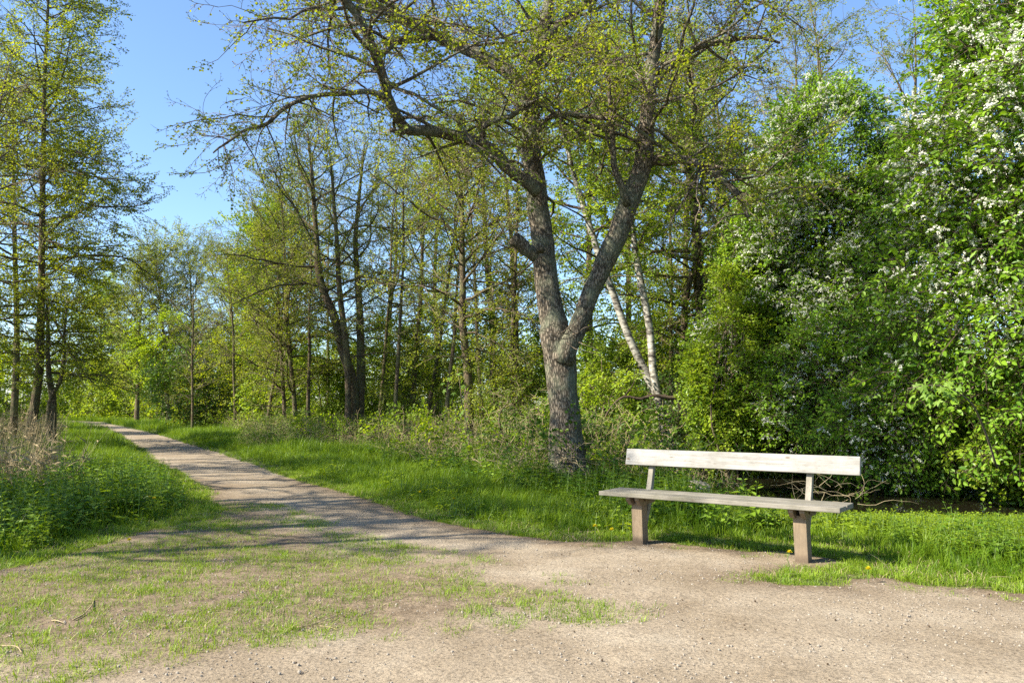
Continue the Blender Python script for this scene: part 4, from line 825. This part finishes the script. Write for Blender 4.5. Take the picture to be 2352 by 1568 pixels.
# nettles and herbs
x, y = sample(26000, -24, 13, 3.2, 26, rng); d0 = -path_sd(x, y); nz = fbm2(x, y, .45, 41)
left = x < -1.0 - .42 * (y - 6); nl = left & (y < 14) & (d0 > .28 + .35 * nz)
nr = (~left) & (x > 1.2) & (d0 > .55 + .5 * nz) & (y < 13); nm = (~left) & (x <= 1.2) & (d0 > 1.5 + 1.5 * nz) & (y < 20)
pr = np.where(nl, .8, np.where(nr & ~((x > 2.6) & (y > 7.3 + .3 * nz)), np.where(x > 3.0, 1.0, .5), np.where(nm, .3, 0)))
k = view_ok(x, y) & (rng.random(len(x)) < pr * np.clip(12 / y, .3, 1)) & (line_d(np.stack([x, y], 1), STREAM) > 2.0)
bench_clear = np.abs((x - mid[0]) * u[1] - (y - mid[1]) * u[0]) < .35
k &= ~(bench_clear & (np.abs(x - mid[0]) < 1.2)); emit("nettles", x[k], y[k], NET, rng.uniform(.7, 1.25, k.sum()) * np.where(d0[k] < .7, .75, 1) * np.where((x[k] > 2.4) & (y[k] > 7.2), .7, 1) * np.where(x[k] > 3.0, .72, 1), .12)
x, y = sample(14000, -22, 12, 4, 24, rng); d0 = -path_sd(x, y); k = view_ok(x, y) & (d0 > .3) & (d0 < 5) & (fbm2(x, y, .9, 51) > .5) & (rng.random(len(x)) < .5) & ~((x > 2.6) & (y > 7.8)) & (line_d(np.stack([x, y], 1), STREAM) > 1.9); emit("leafy_herbs", x[k], y[k], GEU, rng.uniform(.6, 1.3, k.sum()), .12)
x, y = sample(9000, 2.2, 12, 6.8, 9.2, rng); k = (path_sd(x, y) < -1.2) & view_ok(x, y) & (fbm2(x, y, 1.2, 57) > .40); emit("bank_herbs", x[k], y[k], GEU, rng.uniform(.5, 1.0, k.sum()), .15)
# dry brambles and dead stems in front of the wood, reeds on the left
x, y = sample(9000, -26, 4, 13, 42, rng); d0 = -path_sd(x, y); left = x < -1.0 - .42 * (y - 6)
k = view_ok(x, y) & ~left & (d0 > 3.0) & (fbm2(x, y, .35, 61) > .44) & (rng.random(len(x)) < .42); emit("dead_stems", x[k], y[k], DEAD, rng.uniform(.5, 1.2, k.sum()), .2)
k = view_ok(x, y) & ~left & (d0 > 3.0) & (rng.random(len(x)) < .8); xx, yy = x[k], y[k]
p = np.stack([xx, yy, height(xx, yy) + rng.uniform(.05, .75, len(xx))], 1); dr = norm(rng.normal(0, 1, p.shape) + np.array([0, -.3, .3]))
scatter("bramble_thicket", p, euler_from(dr, np.array([0, 0, 1.0]) + rng.normal(0, .4, p.shape)), rng.uniform(.7, 1.3, len(p)), BRA + [FRE[0]], rng)
x, y = sample(7000, -26, -5, 10, 34, rng); d0 = -path_sd(x, y); left = x < -1.0 - .42 * (y - 6)
k = left & view_ok(x, y, 1.35) & (d0 > 1.6 + 1.0 * fbm2(x, y, .4, 71)) & (y > 13.5) & (rng.random(len(x)) < .2); emit("reeds", x[k], y[k], REED, rng.uniform(.5, 1.0, k.sum()), .14)
x, y = sample(220, -9.5, -6.0, 10, 13.5, rng); k = (x < -.55 * y) ; emit("bent_reeds", x[k], y[k], REED, rng.uniform(.4, .8, k.sum()), .35)
# under-storey behind the bench
x, y = sample(5000, 0, 14, 11, 32, rng); k = (line_d(np.stack([x, y], 1), STREAM) > 2.3) & view_ok(x, y) & ((x < 2.6) & (y > 12.5) | (y > 17.5 - .1 * x) & (x > 2.6)); xx, yy = x[k], y[k]
p = np.stack([xx, yy, height(xx, yy) + rng.uniform(.05, 1.0, len(xx)) ** 1.4], 1); dr = norm(rng.normal(0, 1, p.shape) + np.array([0, -.3, .4]))
scatter("undergrowth", p, euler_from(dr, np.array([0, 0, 1.0]) + rng.normal(0, .4, p.shape)), rng.uniform(.6, 1.2, len(p)), BRA + DRK + [FRE[1]], rng)
# loose gravel and litter
x, y = sample(60000, -6, 6, 2.6, 8.5, rng); k = (path_sd(x, y) > .1) & (rng.random(len(x)) < np.clip(1.3 - y / 9, .2, 1) * (.25 + fbm2(x, y, 1.1, 81)))
xx, yy = x[k], y[k]; scatter("gravel", np.stack([xx, yy, np.full(len(xx), .006)], 1), upright(len(xx), rng, 2), .0022 + .0075 * rng.random(len(xx)) ** 4, PEB, rng)
x, y = sample(2200, -6, 6, 2.6, 10, rng); k = (path_sd(x, y) > .05) & (fbm2(x, y, 1.3, 91) > .46); xx, yy = x[k], y[k]
scatter("litter_crumbs", np.stack([xx, yy, np.full(len(xx), .01)], 1), upright(len(xx), rng, 2), .002 + .007 * rng.random(len(xx)) ** 3, CRU, rng)

# ------------------------------------------------------------------ small things
def dandelion(px, py, h, lb, i):
    g = gnd(px, py + h * 1829 / (1.22 * 1829 / (py - HOR))) if False else None
    Yd = (EYE - h) * F / (py - HOR); p = at(px, py, Yd); root = empty("dandelion", (p[0], p[1], 0)); tag(root, lb, "flower", "dandelions in the verge")
    rr = np.random.default_rng(i); b = MB(); b.tube([(0, 0, 0), (rr.normal(0, .01), 0, h * .6), (0, 0, h)], [.003, .003, .0025], 5, 0); b.obj("stem", M['stem'], root)
    f = MB()
    for k in range(44):
        a = k * 2.4; e = 1.3 * (1 - k / 44); d = np.array([math.cos(a) * math.cos(e), math.sin(a) * math.cos(e), math.sin(e) + .15]); f.leaf(np.array([0, 0, h]), d, np.array([0, 0, 1.0]), .02 + .006 * rr.random(), .006, .4, .8, .9, mi=0, tint=rr.random())
    f.obj("flower_head", M['yellow'], root)
for i, (px, py, h, lb) in enumerate([(343, 1139, .22, "yellow dandelion at the middle of the trio in grass left of the path"), (335, 1133, .22, "leftmost yellow dandelion of the trio in grass left of the path"), (354, 1141, .2, "rightmost yellow dandelion of the trio in grass left of the path"),
        (297, 1234, .08, "yellow dandelion at the edge of the left nettle bed"), (965, 1127, .22, "yellow dandelion in the right verge, farthest from the bench"), (1043, 1142, .22, "yellow dandelion in the bright grass of the right verge"), (1366, 1203, .16, "half-hidden dandelion in the grass left of the bench"),
        (1405, 1211, .17, "bright yellow dandelion just left of the bench's left post"), (1813, 1261, .12, "dandelion under the bench beside its right post"), (1994, 1298, .10, "dandelion in the grass right of the bench's right post")]): dandelion(px, py, h, lb, i)
st = rock("stone", 55, M['stone'], 3); link(st); st.location = (2.6, 11.2, .12); st.scale = (.2, .12, .14); st.rotation_euler = (.1, .2, .5); tag(st, "pale sandy stone lying in the herbs behind the bench", "stone")
def stick(name, lb, pxs, r, kids=()):
    root_p = [gnd(x, y, .012) for x, y in pxs]; P, rr = resample(root_p, np.linspace(r * .6, r * .3, len(pxs)), 12); P[:, 2] += .01 * np.sin(np.linspace(0, 3.1, 12))
    b = MB(); b.tube(P, rr, 6, 0, rough=.1)
    for kd in kids:
        Q, r2 = resample([gnd(x, y, .014) for x, y in kd], np.linspace(r * .42, r * .2, len(kd)), 8); b.tube(Q, r2, 5, 0)
    tag(b.obj(name, M['straw'], smooth=True), lb, "twig", "fallen twigs on the trodden patch")
stick("fallen_twig", "curved pale twig with a crossbar on the turf at far left", [(168, 1422), (186, 1415), (203, 1402), (214, 1385), (215, 1374)], .008, [[(212, 1383), (197, 1382), (178, 1380)]])
stick("fallen_twig", "small splayed pale twig left of the curved twig", [(119, 1424), (132, 1428), (150, 1431)], .006, [[(126, 1427), (138, 1423)]])
stick("fallen_twig", "pale twig at the lower left edge of the picture", [(-8, 1482), (15, 1485), (34, 1487), (50, 1497)], .007)
stick("fallen_twig", "thin curved twig beside a grass tuft at the patch's middle", [(682, 1439), (715, 1436), (742, 1428), (775, 1413)], .006, [[(735, 1436), (755, 1438), (775, 1446)]])
stick("fallen_twig", "short thin twig on bare soil near the path", [(410, 1445), (430, 1444), (452, 1445)], .004)
stick("fallen_twig", "short pale twig at the grass edge right of the path", [(1000, 1182), (1040, 1187), (1062, 1190)], .006)
# dry brush pile behind the bench
b_root = empty("brush_pile", tuple(gnd(1915, 1168))); tag(b_root, "tangle of dry bare twigs on the bank behind the bench's right end", "brush pile")
rr = np.random.default_rng(44)
for i in range(24):
    b = MB(); p = np.array([rr.normal(0, .18), rr.normal(0, .15), rr.uniform(.05, .3)]); P = walk(p, [rr.choice([-1, 1]) * 1.0, rr.normal(0, .5), rr.normal(.2, .35)], rr.uniform(.35, .8), 7, .25, -.04, rr)
    b.tube(P, np.linspace(.0036, .0012, 8), 4, 0); b.obj("twig", M['straw'], b_root)
# maple sprouts: palmate drooping leaves, one object each
def palmate(name):
    b = MB(); ctr = np.zeros(3); tips = []
    out = [(0, -.02)]
    for k, (a, l) in enumerate(((-2.2, .55), (-1.1, .85), (0, 1.0), (1.1, .85), (2.2, .55))):
        out.append((math.cos(a - .32) * l * .62, math.sin(a - .32) * l * .62)); out.append((math.cos(a) * l, math.sin(a) * l)); out.append((math.cos(a + .32) * l * .62, math.sin(a + .32) * l * .62))
        if k < 4: out.append((math.cos(a + .55) * .36, math.sin(a + .55) * .36))
    V = [(x, y, -.25 * (x * x + y * y)) for x, y in out]; V = [(0.05, 0, .02)] + V; n = len(out)
    b.add(V, [(0, 1 + i, 1 + (i + 1) % n) for i in range(n)]); return b.mesh(name, [M['maple_leaf']])
PM = palmate("maple_leaf")
def maple(name, lb, stem, spots, size, seed):
    rr = np.random.default_rng(seed); g = stem[0]; root = empty(name, tuple(g)); tag(root, lb, "plant")
    P, r = resample(stem, np.linspace(.014, .005, len(stem)), 14); b = MB(); b.tube(P, r, 5, 0); attach(b.obj("stem", M['twig'], smooth=True), root)
    for p in spots:
        o = link(bpy.data.objects.new("leaf", PM)); a = rr.uniform(0, 6.28); s = size * rr.uniform(.7, 1.15); o.scale = (s, s, s); o.location = Vector(p) - Vector(g); o.rotation_euler = (rr.normal(.5, .3), rr.normal(.7, .25), rr.normal(-1.6, .7)); o.parent = root
Ym = 16.0; rr = np.random.default_rng(8)
maple("maple_sapling", "slender sapling with pale drooping maple leaves before the dark single alder", [at(1072, 1085, Ym), at(1076, 1000, Ym), at(1062, 930, Ym), at(1056, 880, Ym), at(1050, 845, Ym)],
      [at(x + rr.normal(0, 5), y, Ym + rr.normal(-.1, .15)) for x, y in ((1052, 842), (1060, 858), (1048, 868), (1066, 874), (1058, 886), (1070, 892), (1028, 868), (1020, 880), (1034, 888), (1024, 896), (1040, 902), (1070, 944), (1058, 950), (1046, 962), (1080, 960), (1064, 935))], .085, 4)
Yr = 9.4
maple("maple_branch", "spray of broad pale maple leaves reaching out over the stream at right", [at(2290, 1075, 10.6), at(2260, 985, 10.2), at(2225, 920, 9.8), at(2160, 885, 9.5), at(2085, 892, 9.3)],
      [at(x + rr.normal(0, 5), y, Yr + rr.normal(0, .12)) for x, y in ((2090, 898), (2105, 884), (2118, 905), (2130, 888), (2142, 878), (2146, 906), (2160, 892), (2172, 880), (2178, 902), (2110, 918), (2100, 910), (2190, 890), (2122, 872), (2150, 922), (2136, 925), (2184, 915), (2166, 912))], .085, 6)
